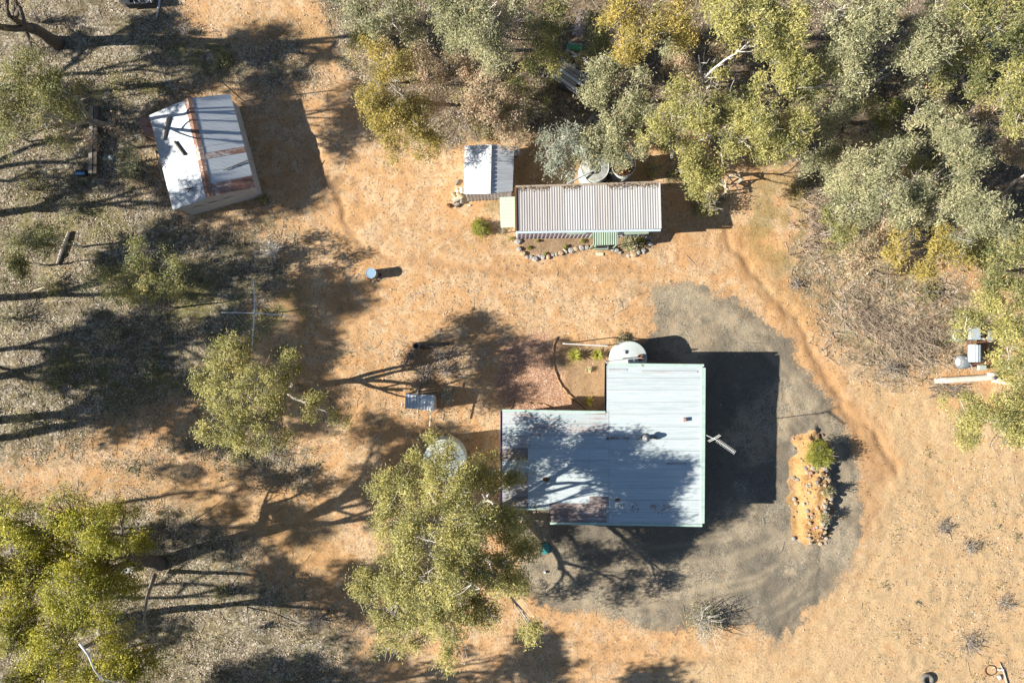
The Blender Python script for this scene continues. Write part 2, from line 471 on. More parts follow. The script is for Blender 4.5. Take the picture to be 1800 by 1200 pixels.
    base = [[(1150, 515), (1240, 530), (1330, 590), (1400, 670), (1450, 760), (1485, 860), (1482, 950), (1435, 1030), (1380, 1080)],
            [(930, 1040), (1060, 1050), (1200, 1030), (1320, 1000), (1420, 930), (1470, 860)], [(960, 1000), (1100, 985), (1240, 965), (1360, 940), (1450, 980), (1500, 1060)],
            [(440, -40), (470, 80), (540, 210), (590, 320), (680, 400), (820, 440), (980, 455), (1130, 500), (1280, 560)],
            [(-40, 850), (150, 835), (330, 860), (480, 900), (590, 980), (680, 1100), (800, 1220)], [(560, 400), (600, 520), (640, 640), (620, 760), (560, 860)],
            [(1420, 1060), (1500, 960), (1560, 860), (1620, 800)], [(900, 1150), (1100, 1150), (1300, 1140), (1450, 1060)]]
    for line in base:
        for off in (-20, 20, -26, 30):
            ln = [(a + off * .7 + rs.normal() * 3, b + off * .7 + rs.normal() * 3) for a, b in line]
            dd, tt_ = seg_dist(px + n3 * 5 + n1 * 14, py + n4 * 5 + n2 * 14, ln)
            tr = np.maximum(tr, np.exp(-(dd / 4.5) ** 2) * (.5 + .5 * rs.random()) * sstep(vnoise(tt_ * 9 + off, tt_ * 0 + 3.3, 3), .25, .6))
    m['track'] = tr
    m['dry'] = P([(1500, 620), (1640, 700), (1800, 800), (2700, 900), (2700, 2200), (900, 2200), (1180, 1150), (1380, 1140), (1470, 1060), (1530, 900), (1560, 800)], 40)
    return m

def axis(lo, hi, step, far):
    a = list(np.arange(lo, hi + 1e-6, step)); st = step
    p = a[-1]; q = a[0]; L = []; Rr = []
    while p < far:
        st *= 1.35; p += st; q -= st; Rr.append(p); L.append(q)
    return np.array(L[::-1] + a + Rr)
gxs = axis(-33.6, 33.6, .14, 600); gys = axis(-23.1, 23.1, .14, 600)
X, Y = np.meshgrid(gxs, gys)
Zg = gz(X, Y)
ny, nx = X.shape
co = np.stack([X, Y, Zg], -1).reshape(-1, 3)
idx = np.arange(nx * ny).reshape(ny, nx)
quads = np.stack([idx[:-1, :-1], idx[:-1, 1:], idx[1:, 1:], idx[1:, :-1]], -1).reshape(-1, 4)

def np_mesh(name, co, quads, smooth=False):
    me = bpy.data.meshes.new(name)
    me.vertices.add(len(co)); me.vertices.foreach_set('co', co.astype(np.float32).ravel())
    k = quads.shape[1]
    me.loops.add(quads.size); me.loops.foreach_set('vertex_index', quads.astype(np.int32).ravel())
    me.polygons.add(len(quads)); me.polygons.foreach_set('loop_start', np.arange(0, quads.size, k, dtype=np.int32))
    me.polygons.foreach_set('loop_total', np.full(len(quads), k, dtype=np.int32))
    me.update(calc_edges=True)
    if smooth: me.shade_smooth()
    return me
gme = np_mesh('ground', co, quads, True)
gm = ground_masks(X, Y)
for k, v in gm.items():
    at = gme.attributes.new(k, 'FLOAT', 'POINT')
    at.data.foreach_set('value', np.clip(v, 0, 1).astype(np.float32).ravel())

t = NT('ground_material')
geo = t.n('ShaderNodeNewGeometry').outputs['Position']
def att(nm):
    a = t.n('ShaderNodeAttribute'); a.attribute_name = nm
    return a.outputs['Fac']
nbig = t.noise(.22, 6, .6, geo); nmid = t.noise(1.3, 6, .65, geo, .4); nfine = t.noise(9, 4, .7, geo); ngr = t.noise(38, 2, .7, geo)
vor = t.n('ShaderNodeTexVoronoi'); vor.inputs['Scale'].default_value = 9; t.l(geo, vor.inputs['Vector'])
vor2 = t.n('ShaderNodeTexVoronoi'); vor2.inputs['Scale'].default_value = 23; t.l(geo, vor2.inputs['Vector'])
sep = t.n('ShaderNodeSeparateColor'); t.l(vor.outputs['Color'], sep.inputs[0])
sep2 = t.n('ShaderNodeSeparateColor'); t.l(vor2.outputs['Color'], sep2.inputs[0])
chip = sep.outputs[0]; chip2 = sep2.outputs[0]
dmix = t.math('ADD', t.math('MULTIPLY', nmid, .6), t.math('MULTIPLY', nfine, .4))
dirt = t.ramp(dmix, [(.30, (.27, .155, .075)), (.42, (.40, .245, .12)), (.52, (.49, .325, .175)), (.66, (.56, .405, .25))])
med = t.noise(.45, 7, .7, geo, 1.2)
dirt = t.mix(t.maprange(med, .44, .57, 0, .85), dirt, t.mix(nmid, (.40, .215, .09), (.53, .31, .14)))
dirt = t.mix(t.maprange(med, .42, .33, 0, .5), dirt, (.40, .28, .16))
dirt = t.mix(t.maprange(t.noise(1.0, 5, .7, geo, 2.5), .55, .66, 0, .45), dirt, (.33, .20, .105))
dirt = t.mix(t.math('MULTIPLY', t.math('MULTIPLY', t.maprange(chip2, .72, .92), t.maprange(med, .56, .42, .25, 1)), .55), dirt, (.66, .57, .44))
dirt = t.mix(t.math('MULTIPLY', t.maprange(chip, .20, .05), .55), dirt, (.20, .14, .09))
dirt = t.mix(t.math('MULTIPLY', t.maprange(ngr, .55, .75), .35), dirt, (.27, .17, .09))
bright = t.ramp(t.math('ADD', t.math('MULTIPLY', nmid, .5), t.math('MULTIPLY', nfine, .5)), [(.37, (.22, .115, .045)), (.50, (.38, .225, .09)), (.68, (.52, .34, .15))])
dirt = t.mix(att('bright'), dirt, bright)
dry = t.ramp(nfine, [(.3, (.31, .21, .11)), (.5, (.46, .32, .17)), (.7, (.58, .44, .265))])
dirt = t.mix(t.math('MULTIPLY', att('dry'), t.maprange(nmid, .3, .55, .25, .85)), dirt, dry)
# leaf litter: chips of pale and dark leaf
lf = t.ramp(chip, [(0, (.05, .04, .025)), (.30, (.11, .09, .055)), (.55, (.20, .165, .105)), (.75, (.32, .275, .19)), (.9, (.50, .45, .36)), (1, (.68, .63, .54))])
lf2 = t.ramp(chip2, [(0, (.045, .04, .025)), (.4, (.14, .115, .07)), (.75, (.30, .25, .175)), (1, (.62, .56, .47))])
lf = t.mix(.5, lf, lf2)
lf = t.mix(t.maprange(nmid, .48, .68, 0, .7), lf, (.10, .085, .045))
blot = t.noise(.75, 7, .72, geo, .6)
lf = t.mix(t.maprange(blot, .47, .60, 0, .6), lf, (.11, .085, .04))
lf = t.mix(t.maprange(blot, .44, .34, 0, .5), lf, (.40, .33, .235))
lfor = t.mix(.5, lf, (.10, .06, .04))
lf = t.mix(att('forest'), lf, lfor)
lf = t.mix(t.maprange(t.noise(.9, 6, .7, geo, .9), .52, .64, 0, .6), lf, t.mix(.5, lf, (.44, .36, .17)))
dens = t.maprange(t.math('ADD', att('litter'), t.math('MULTIPLY_ADD', t.math('ADD', nmid, t.math('MULTIPLY', nfine, .9)), 1.7, -1.62)), .12, .88)
c = t.mix(dens, dirt, lf)
mo = t.ramp(nfine, [(.3, (.09, .085, .03)), (.6, (.19, .17, .06)), (.8, (.27, .24, .10))])
c = t.mix(t.math('MULTIPLY', att('moss'), .75), c, mo)
wash = t.ramp(nmid, [(.3, (.30, .165, .075)), (.7, (.42, .25, .12))])
c = t.mix(t.math('MULTIPLY', att('wash'), .8), c, wash)
gr = t.ramp(chip2, [(0, (.10, .088, .062)), (.4, (.185, .160, .115)), (.8, (.275, .238, .172)), (1, (.44, .39, .31))])
swirl = t.noise(.55, 6, .7, geo, 1.8)
gr = t.mix(t.maprange(swirl, .46, .60, 0, .7), gr, (.33, .275, .19))
gr = t.mix(t.maprange(nmid, .47, .66, 0, .6), gr, (.31, .24, .155))
gr = t.mix(t.maprange(med, .50, .60, 0, .45), gr, (.36, .27, .17))
gr = t.mix(t.maprange(nbig, .42, .56, 0, .75), gr, (.11, .10, .08))
gmix = t.maprange(t.math('ADD', att('gravel'), t.math('MULTIPLY_ADD', t.math('ADD', nmid, t.math('MULTIPLY', nfine, .8)), 1.5, -1.35)), .34, .66)
c = t.mix(t.math('MULTIPLY', gmix, t.maprange(nfine, .2, .5, .75, .98)), c, gr)
c = t.mix(t.math('MULTIPLY', att('track'), .55), c, t.mix(att('gravel'), t.mix(.6, c, (.22, .14, .07)), (.36, .29, .19)))
rg = t.ramp(chip2, [(0, (.18, .09, .055)), (.4, (.34, .19, .115)), (.8, (.46, .275, .175)), (1, (.62, .47, .37))])
c = t.mix(t.math('MULTIPLY', att('redgravel'), .92), c, rg)
bd = t.ramp(nfine, [(.3, (.13, .09, .055)), (.7, (.30, .215, .135))])
c = t.mix(t.math('MULTIPLY', att('bed'), .85), c, bd)
hgt = t.math('ADD', t.math('MULTIPLY', nfine, .6), t.math('MULTIPLY', chip, .3))
hgt = t.math('ADD', hgt, t.math('MULTIPLY', nmid, .8))
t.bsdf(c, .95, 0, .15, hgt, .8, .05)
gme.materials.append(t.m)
ground = bpy.data.objects.new('ground', gme)
COL.objects.link(ground)
tag(ground, 'orange dirt clearing with leaf litter, grey gravel drive and bush floor', kind='structure')

# ------------------------------------------------------------------ leaves as quads
def leaf_mesh(name, cen, length, width, mat, upbias=.6, tint=None, droop=.0, parent=None, lean=None):
    n = len(cen)
    nrm = rng.normal(size=(n, 3)); nrm[:, 2] = np.abs(nrm[:, 2]) + upbias
    if lean is not None: nrm += lean
    nrm /= np.linalg.norm(nrm, axis=1)[:, None]
    a = rng.normal(size=(n, 3)); a[:, 2] -= droop
    a -= nrm * (a * nrm).sum(1)[:, None]; a /= np.linalg.norm(a, axis=1)[:, None]
    b = np.cross(nrm, a)
    L = (length * rng.uniform(.6, 1.3, n))[:, None] / 2; W = (width * rng.uniform(.7, 1.3, n))[:, None] / 2
    v = np.empty((n, 4, 3))
    v[:, 0] = cen - a * L; v[:, 1] = cen + b * W - a * L * .1; v[:, 2] = cen + a * L; v[:, 3] = cen - b * W - a * L * .1
    me = np_mesh(name, v.reshape(-1, 3), np.arange(4 * n).reshape(-1, 4))
    at = me.attributes.new('tint', 'FLOAT', 'FACE')
    if tint is None: tint = rng.random(n)
    at.data.foreach_set('value', np.clip(tint, 0, 1).astype(np.float32))
    me.materials.append(mat)
    o = bpy.data.objects.new(name, me); COL.objects.link(o)
    if parent is not None: o.parent = parent
    return o

def bend(a, b, n, wig, rr, sag=0.0):
    a = Vector(a); b = Vector(b); L = (b - a).length
    pts = []
    o = Vector((rr.uniform(-1, 1), rr.uniform(-1, 1), rr.uniform(-.5, .5))) * L * wig
    o2 = Vector((rr.uniform(-1, 1), rr.uniform(-1, 1), rr.uniform(-.5, .5))) * L * wig * .5
    for i in range(n + 1):
        t_ = i / n
        pts.append(a.lerp(b, t_) + o * math.sin(PI * t_) + o2 * math.sin(2 * PI * t_) + Vector((0, 0, sag * L * math.sin(PI * t_))))
    return pts

def tree(label, lobes, kind='olive', base=None, dens=1.0, trunk=.16, bark=BARK_PALE, leaf=(.165, .045), name='eucalyptus_tree',
         cat='tree', group=None, seed=0, clump=.42, twigs=1.0, dead=False, gap=.36):
    """lobes: (px, py, radius px, height m) as they show in the photograph; base: foot of the trunk on the ground"""
    rr = random.Random(seed * 31 + len(lobes) * 7 + int(lobes[0][0]))
    L = []
    for px, py, rp, h in lobes:
        c = G(px, py, h); L.append((c, rp * S * (1 - h / H)))
    if base is None:
        w = sum(l[1] for l in L); cx = sum(l[0].x * l[1] for l in L) / w; cy = sum(l[0].y * l[1] for l in L) / w
    else:
        g0 = G(*base); cx, cy = g0.x, g0.y
    bz = float(gz(cx, cy)) - .05
    B = Vector((cx, cy, bz))
    root = thing(name, B, label, cat, group)
    # trunk and limbs
    mb = MB()
    hm = sum(l[0].z for l in L) / len(L)
    cen = sum((l[0] for l in L), Vector()) / len(L)
    fk = B.lerp(Vector((cen.x, cen.y, hm)), .36); fk = Vector((fk.x, fk.y, bz + (hm - bz) * .38))
    tp = bend(B, fk, 4, .05, rr)
    mb.tube([p - B for p in tp], [trunk * (1.35, 1.05, .95, .9, .82)[i] for i in range(5)], 9)
    lm = MB()
    clumps = []
    kk = max(1, min(len(L), round(len(L) / 3.2)))
    seeds = [L[int(i * len(L) / kk)][0] for i in range(kk)]
    for _ in range(4):
        mem = [min(range(kk), key=lambda j: (l[0] - seeds[j]).length) for l in L]
        for j in range(kk):
            mm = [L[i][0] for i in range(len(L)) if mem[i] == j]
            if mm: seeds[j] = sum(mm, Vector()) / len(mm)
    mains = []
    for j in range(kk):
        end = tp[-1].lerp(seeds[j], .72) + Vector((0, 0, -.3))
        mp = bend(tp[-1] if rr.random() < .7 else tp[-2], end, 6, .10, rr, .02)
        lm.tube([p - B for p in mp], [trunk * (.60 - .05 * i) for i in range(7)], 7)
        mains.append(mp)
    for li, (c, r) in enumerate(L):
        end = c + Vector((0, 0, -.15 * r))
        mp = mains[mem[li]]
        pts = bend(mp[rr.choice((3, 4, 5, 6))], end, 6, .11, rr, .03)
        r0 = trunk * .42
        lm.tube([p - B for p in pts], [r0 * (.8 - .6 * i / 6) for i in range(7)], 5)
        ncl = int(max(8, 6.4 * dens * (r / clump) ** 2))
        sub = []
        for k in range(int(6 + 4 * r)):
            a = rr.uniform(0, 2 * PI); q = rr.uniform(.45, .95)
            e = c + Vector((math.cos(a) * r * q, math.sin(a) * r * q, rr.uniform(.05, .85) * r))
            st = pts[rr.choice((3, 4, 5, 6))]
            sp = bend(st, e, 4, .06, rr)
            lm.tube([p - B for p in sp], [r0 * .24 * (1 - .75 * i / 4) for i in range(5)], 4, False)
            sub.append(sp)
        for k in range(ncl):
            a = rr.uniform(0, 2 * PI); cz = rr.uniform(-.45, 1); q = rr.uniform(.62, 1.02) if rr.random() < .8 else rr.uniform(.2, .7)
            s_ = math.sqrt(max(0, 1 - cz * cz))
            irr = .62 + .62 * float(vnoise(np.array(math.cos(a) * 1.6 + c.x * 2), np.array(math.sin(a) * 1.6 + c.y * 2 + cz), seed))
            p = c + Vector((math.cos(a) * s_ * r * q * irr, math.sin(a) * s_ * r * q * irr, cz * r * q * .75))
            if float(vnoise(np.array(p.x * 1.15 + p.z * .5), np.array(p.y * 1.15 - p.z * .4), seed + 3)) < gap and len(clumps) > 3: continue
            clumps.append((p, clump * rr.uniform(.5, 1.3), rr.random()))
            if rr.random() < .45 * twigs and sub:
                sp = rr.choice(sub)
                st = sp[rr.choice((2, 3, 4))]
                if (st - p).length < r * 1.1:
                    tw = bend(st, p, 2, .12, rr)
                    lm.tube([x_ - B for x_ in tw], [.022, .015, .008], 3, False)
    mb.build('trunk', bark, root, True).matrix_parent_inverse = Matrix()
    lo = lm.build('limbs', bark, root, True); lo.matrix_parent_inverse = Matrix()
    if not dead:
        P = []; T = []
        for p, cr, tt in clumps:
            m = int(72 * (cr / .42) ** 2 * (.178 / leaf[0]) ** 1.8) + 8
            g = rng.normal(size=(m, 3)) * np.array([cr * .5, cr * .5, cr * .36])
            P.append(g + np.array(p - B)); T.append(np.clip(.20 + .50 * tt + rng.normal(size=m) * .12, 0, 1))
        P = np.concatenate(P); T = np.concatenate(T)
        odd = rng.random(len(T)) < .015
        T[odd] = rng.uniform(.9, 1, odd.sum())
        leaf_mesh('crown', P, leaf[0], leaf[1], LEAF[kind], .55, T, .5, root, lean=np.array([-.7, -.1, 0]))
    return root

# ------------------------------------------------------------------ buildings
def sheet_rows(parent, A, B_, C_, D_, n, pitch, amp, mats, name='roof_sheet', samples=4, lift=.004, rib=False):
    """sheets laid side by side from A->B (upper edge) with lower edge D->C; the corrugation runs from the A-B edge to the D-C edge"""
    A, B_, C_, D_ = map(Vector, (A, B_, C_, D_))
    nrm = (B_ - A).cross(D_ - A).normalized()
    if nrm.z < 0: nrm = -nrm
    W = (B_ - A).length
    out = []
    for i in range(n):
        u0, u1 = i / n, (i + 1) / n
        w = W / n; m = max(6, int(w / pitch * samples))
        vs = []; fs = []; grime_shade = []
        for k in range(m + 1):
            u = u0 + (u1 - u0) * k / m
            ph = (u * W) / pitch
            if rib:
                f = ph % 1.0
                hgt = amp if f < .16 else (amp * (1 - (f - .16) / .1) if f < .26 else (0 if f < .9 else amp * (f - .9) / .1))
            else:
                hgt = amp * .5 * math.sin(2 * PI * ph)
            off = nrm * (hgt + (i % 2) * lift)
            P0 = A.lerp(B_, u) + off; P1 = D_.lerp(C_, u) + off
            Ln = max((P1 - P0).length, .1); e_ = min(.03 / Ln, .2)
            gv = (.9 if k <= 1 and not rib else 0) + max(0, .5 - hgt / max(amp, 1e-4) * (1 if not rib else .7)) * .7  # valleys coloured darker, since the sun lights both corrugation flanks alike
            for q, ge in ((0, .9), (e_, .25), (1 - e_, .25), (1, .9)):
                vs.append(P0.lerp(P1, q)); grime_shade.append(max(gv, ge if q in (0, 1) else 0))
            if k:
                for j in range(3): fs.append((4 * k - 4 + j, 4 * k + j, 4 * k + j + 1, 4 * k - 3 + j))
        mb = MB(); mb.add(vs, fs)
        mat = mats[i % len(mats)] if isinstance(mats, (list, tuple)) else mats
        so = mb.build(name, mat, parent, not rib)
        ga = so.data.attributes.new('grime_shade', 'FLOAT', 'POINT'); ga.data.foreach_set('value', np.clip(np.array(grime_shade, dtype=np.float32), 0, 1))
        out.append(so)
    return out

def rib_wall(a, b, z0, z1a, z1b, pitch=.2, amp=.03, name='wall', mat=None, parent=None):
    """ribbed wall from a to b with real folds"""
    a = Vector((a.x, a.y, 0)); b = Vector((b.x, b.y, 0)); dd = b - a; L = dd.length
    nrm = Vector((dd.y, -dd.x, 0)).normalized()
    n = max(2, int(L / pitch)); vs = []; fs = []
    prof = ((0, 0), (.12, 1), (.42, 1), (.55, 0))
    st = []
    for i in range(n):
        for f, o in prof: st.append(((i + f) / n, o))
    st.append((1.0, 0))
    for j, (u, o) in enumerate(st):
        p = a.lerp(b, u) + nrm * o * amp
        vs.append(Vector((p.x, p.y, z0))); vs.append(Vector((p.x, p.y, z1a + (z1b - z1a) * u)))
        if j: fs.append((2 * j - 2, 2 * j, 2 * j + 1, 2 * j - 1))
    mb = MB(); mb.add(vs, fs)
    o = mb.build(name, mat, parent)
    md = o.modifiers.new('thickness', 'SOLIDIFY'); md.thickness = .02
    return o

def flat_wall(a, b, z0, z1a, z1b, mat, parent, th=.1, name='wall'):
    a = Vector((a.x, a.y, 0)); b = Vector((b.x, b.y, 0)); nrm = Vector((b.y - a.y, a.x - b.x, 0)).normalized() * th
    vs = []
    for p, zt in ((a, z1a), (b, z1b)):
        for q in (p, p - nrm):
            vs.append(Vector((q.x, q.y, z0))); vs.append(Vector((q.x, q.y, zt)))
    mb = MB(); mb.add(vs, [(0, 4, 5, 1), (2, 3, 7, 6), (1, 5, 7, 3), (0, 2, 6, 4), (0, 1, 3, 2), (4, 6, 7, 5)])
    return mb.build(name, mat, parent)

def window(parent, a, b, u, w, z, h, name='window'):
    a = Vector((a.x, a.y, 0)); b = Vector((b.x, b.y, 0)); dd = (b - a).normalized(); nrm = Vector((dd.y, -dd.x, 0))
    c = a.lerp(b, u) + nrm * .03 + Vector((0, 0, z))
    M = Matrix((dd, nrm, Vector((0, 0, 1)))).transposed()
    g = MB(); g.box(c, (w, .03, h), M=M); go = g.build(name, GLASS, parent)
    f = MB()
    for s_ in (-1, 1):
        f.box(c + dd * s_ * (w / 2 + .03) + nrm * .02, (.06, .08, h + .12), M=M)
        f.box(c + Vector((0, 0, s_ * (h / 2 + .03))) + nrm * .02, (w, .078, .06), M=M)
    f.box(c + nrm * .02, (.04, .05, h), M=M)
    fo = f.build('window_frame', FRAME, go); fo.matrix_parent_inverse = Matrix()
    return go
def door(parent, a, b, u, w=.82, h=2.0, mat=DOOR):
    a = Vector((a.x, a.y, 0)); b = Vector((b.x, b.y, 0)); dd = (b - a).normalized(); nrm = Vector((dd.y, -dd.x, 0))
    c = a.lerp(b, u) + nrm * .03 + Vector((0, 0, h / 2 + .08)); M = Matrix((dd, nrm, Vector((0, 0, 1)))).transposed()
    o = MB().box(c, (w, .04, h), M=M).build('door', mat, parent)
    k = MB().box(c + dd * w * .4 + nrm * .05, (.04, .06, .1), M=M).build('handle', STEEL, o); k.matrix_parent_inverse = Matrix()
    return o

# --- main house --------------------------------------------------------
def hz(px): return 2.52 + (px - 883) / 353 * .40          # roof height: falls to the west
house = thing('house', G(1070, 780), 'single storey house under a large pale corrugated L shaped roof', 'house')
def HR(px, py): return G(px, py, hz(px))
def patch(x0, x1, y0, y1, mats, lift=0.0):
    n = max(1, round((y1 - y0) / 22))
    off = Vector((0, 0, lift))
    return sheet_rows(house, HR(x0, y0) + off, HR(x0, y1) + off, HR(x1, y1) + off, HR(x1, y0) + off, n, .0765, .018, mats, samples=4)
A_, B2, C2, D2 = ROOF_A, ROOF_B, ROOF_C, ROOF_D
patch(1066, 1235, 642, 921, [A_, A_, A_, A_, A_, A_, A_, A_, A_, A_, A_, A_, A_])
patch(883, 932, 723, 787, [C2, B2, C2], .006)
patch(932, 1070, 723, 787, [B2, C2, B2], .012)
patch(883, 930, 787, 893, [D2, B2, D2, D2, D2], .006)
patch(928, 1040, 787, 893, [A_, A_, A_, A_, A_], .014)
patch(1036, 1070, 787, 893, [A_, A_, A_, A_, D2], .020)
patch(966, 1070, 893, 919, [D2], .006)
patch(966, 1060, 884, 906, [D2], .030)
patch(1078, 1156, 764, 771, [C2], .018)
# odd laid-over strips of rust along laps
for x0, x1, y in ((1070, 1102, 650), (1128, 1226, 653), (1172, 1206, 815), (1028, 1064, 729)):
    o = patch(x0, x1, y - 2, y + 2, [C2], .022)
    for q in o: q.name = 'roof_patch'
MB().bar(HR(1068, 640) + Vector((0, 0, .03)), HR(1237, 642) + Vector((0, 0, .03)), .14, .05).build('fascia', TRIM_G, house)
MB().bar(HR(883, 721) + Vector((0, 0, .03)), HR(1064, 724) + Vector((0, 0, .03)), .13, .05).build('fascia', TRIM_G, house)
MB().bar(HR(967, 919) + Vector((0, 0, .02)), HR(1234, 923) + Vector((0, 0, .02)), .13, .06).build('fascia', TRIM_G, house)
MB().bar(HR(884, 894) + Vector((0, 0, .02)), HR(964, 894) + Vector((0, 0, .02)), .10, .06).build('fascia', TRIM_G, house)
MB().bar(HR(1236.5, 646) + Vector((0, 0, .035)), HR(1234.5, 919) + Vector((0, 0, .035)), .22, .04).build('barge_flashing', TRIM_G, house)
def gutter(a, b, mat, w=.12):
    a = Vector(a); b = Vector(b); dd = (b - a).normalized(); nn = Vector((dd.y, -dd.x, 0))
    g = MB()
    g.bar(a - Vector((0, 0, .10)), b - Vector((0, 0, .10)), w, .008)
    g.bar(a + nn * w / 2 - Vector((0, 0, .05)), b + nn * w / 2 - Vector((0, 0, .05)), .01, .11)
    g.bar(a - nn * w / 2 - Vector((0, 0, .05)), b - nn * w / 2 - Vector((0, 0, .05)), .01, .11)
    return g.build('gutter', mat, house)
gutter(HR(1065.5, 637), HR(1064, 724), DARK)
gutter(HR(881.5, 722), HR(881, 894), PURPLE)
MB().bar(HR(966, 897), HR(966, 921), .05, .08).build('barge', DARK, house)
# walls
wi = 9
def foot(px, py): return G(px, py, 2.5)
pts_w = [(1078, 650), (1227, 650), (1226, 910), (976, 908), (976, 884), (893, 884), (893, 732), (1078, 732)]
for i in range(len(pts_w)):
    p, q = pts_w[i], pts_w[(i + 1) % len(pts_w)]
    a, b = foot(*q), foot(*p)
    flat_wall(a, b, -.25, hz(q[0]) - .05, hz(p[0]) - .05, WALL_C, house)
MB().box(foot(1152, 780) + Vector((0, 0, -2.45)), (5.0, 8.4, .3)).build('floor_slab', CONC, house)
n1, n2 = foot(1078, 650), foot(1227, 650)
window(house, foot(1227, 650), foot(1078, 650), .35, 1.4, 1.5, 1.0)
window(house, foot(1227, 650), foot(1078, 650), .72, 1.0, 1.5, 1.0)
window(house, foot(1226, 910), foot(1227, 650), .25, 1.8, 1.5, 1.1)
window(house, foot(1226, 910), foot(1227, 650), .75, 1.8, 1.5, 1.1)
window(house, foot(976, 908), foot(1226, 910), .6, 1.8, 1.5, 1.1)
door(house, foot(976, 908), foot(1226, 910), .3)
window(house, foot(1078, 732), foot(893, 732), .65, 1.6, 1.5, 1.0)
door(house, foot(1078, 732), foot(893, 732), .3)
window(house, foot(893, 732), foot(893, 884), .5, 1.2, 1.5, 1.0)
# flue
COWL = worn('dull_cowl', (.22, .23, .24), (.10, .10, .10), .6, .3, scale=8)
fc = HR(1133, 768)
fo = MB().lathe(fc, [(.20, .0), (.20, .10), (.12, .14), (.12, .42), (.14, .42)], 20).build('flue', DARK, house, True)
cw = MB().lathe(fc + Vector((0, 0, .46)), [(.22, -.02), (.22, .03), (.16, .10), (.13, .20), (.08, .26), (.0, .28)], 20).build('cowl', COWL, fo, True); cw.matrix_parent_inverse = Matrix()
vp = HR(1202, 737)
MB().box(vp + Vector((0, 0, .12)), (.14, .2, .24)).build('roof_vent', BRICK, house)
for (x, y, s_) in ((960, 842, .22), (1022, 888, .15), (1085, 878, .15), (1113, 886, .13), (945, 889, .14), (1148, 890, .16), (936, 890, .1), (1128, 642, .1)):
    MB().rock(HR(x, y) + Vector((0, 0, .05)), s_ * .8, (1.3, .8, .5), seed=x).build('roof_debris', random.choice((WOOD_GREY, RUST, STEEL)), house)  # small loose bits of debris lying on the house roof

# tv antenna on its mast at the east wall
mx = G(1237, 764, 2.8); mx.z = 0
ant = thing('tv_antenna', mx, 'tall mast with a fishbone television antenna at the east eave of the house', 'antenna')
MB().tube([mx + Vector((0.12, 0, 0)), mx + Vector((.12, 0, 4.75))], .025, 8).build('mast', STEEL, ant)
a0 = G(1243, 762, 4.6); a0 = Vector((mx.x + .05, mx.y + .08, 4.62)); a1 = a0 + Vector((1.13, -.80, 0))
MB().bar(a0, a1, .03, .03).build('boom', WHITE, ant)
dd = (a1 - a0).normalized(); nn = Vector((-dd.y, dd.x, 0))
for i in range(13):
    c_ = a0 + (a1 - a0) * (.16 + i * .07)
    MB().bar(c_ - nn * .12, c_ + nn * .12, .018, .018).build('element', WHITE, ant)
for s_ in (-1, 1):
    for q in (.0, .09):
        c_ = a0 + dd * q
        MB().bar(c_, c_ + nn * .32 * s_ + dd * (-.12 + .2 * (s_ > 0)) + Vector((0, 0, .2 * s_)), .02, .02).build('reflector', WHITE, ant)

# rainwater pipe from the gutter to the tank
def water_tank(label, c, r, h, mat, group=None, dome=.12, n=40):
    tk = thing('water_tank', c, label, 'water tank', group)
    prof = [(r, 0)] + [(r + .012 * (i % 2), h * i / 10) for i in range(1, 11)]
    MB().lathe(c, prof, n).build('wall', mat, tk, True)
    MB().lathe(c + Vector((0, 0, h)), [(r + .02, -.02), (r + .02, .01), (r * .98, .025), (r * .5, dome * .75), (r * .1, dome), (0.0, dome)], n).build('lid', mat, tk, False)
    return tk
tc = G(1107, 630, 1.7); tc.z = gzf(1100, 628) - .05
tank1 = water_tank('round pale green rainwater tank at the north end of the house', tc, 1.0, 1.7, TANK_P)
hp = G(1096, 619, 1.85); hp = Vector((hp.x, hp.y, tc.z + 1.84))
MB().box(hp, (.20, .20, .16)).build('inlet_box', PVC, tank1)
MB().lathe(Vector((tc.x + .62, tc.y + .06, tc.z + 1.76)), [(.20, 0), (.20, .10), (.15, .11), (.14, .05), (0, .05)], 20).build('strainer', RUST, tank1, True)
pp = thing('downpipe', HR(1066, 638), 'thin grey rainwater pipe crossing from the roof corner to the round tank lid', 'pipe')
MB().tube([HR(1066, 638), Vector((HR(1066, 638).x, HR(1066, 638).y + .1, 2.42)), Vector((tc.x + .60, tc.y + .06, 2.15)), Vector((tc.x + .62, tc.y + .06, 1.8))], .035, 8).build('pipe', PVC, pp)
c2 = G(781, 809, 1.8); c2.z = gzf(790, 800) - .05
tank2 = water_tank('white water tank with a seamed dome half under the big tree', c2, 1.22, 1.75, TANK_P, dome=.3)
for i in range(7):
    a = 2 * PI * i / 7 + .3
    MB().tube([Vector((c2.x + math.cos(a) * q * 1.22, c2.y + math.sin(a) * q * 1.22, c2.z + 1.78 + .28 * (1 - q))) for q in (.08, .5, .97)], .018, 5).build('lid_seam', DARK, tank2)

# --- cabin -------------------------------------------------------------
cab = thing('cabin', G(1032, 380), 'long low cabin with grey ribbed fibre cement roof and lilac ribbed walls', 'cabin')
nw, ne, se, sw = G(906, 330, 2.35), G(1159, 322, 2.35), G(1161, 402, 2.75), G(907, 406, 2.75)
sheet_rows(cab, nw, ne, se, sw, 9, .146, .024, [CEMENT_B] * 3 + [CEMENT, CEMENT, CEMENT_B, CEMENT, CEMENT, CEMENT], samples=6, lift=.006)
for nm, a, b, w, h_, m in (('barge', nw, sw, .10, .08, RUST), ('barge', ne, se, .08, .08, PVC)):
    MB().bar(a + Vector((0, 0, .04)), b + Vector((0, 0, .04)), w, h_).build(nm, m, cab)
MB().bar(sw + Vector((0, -.09, .0)), se + Vector((0, -.09, .0)), .12, .10).build('fascia', worn('fascia_pale_blue', (.50, .60, .64), (.35, .43, .46), .5), cab)
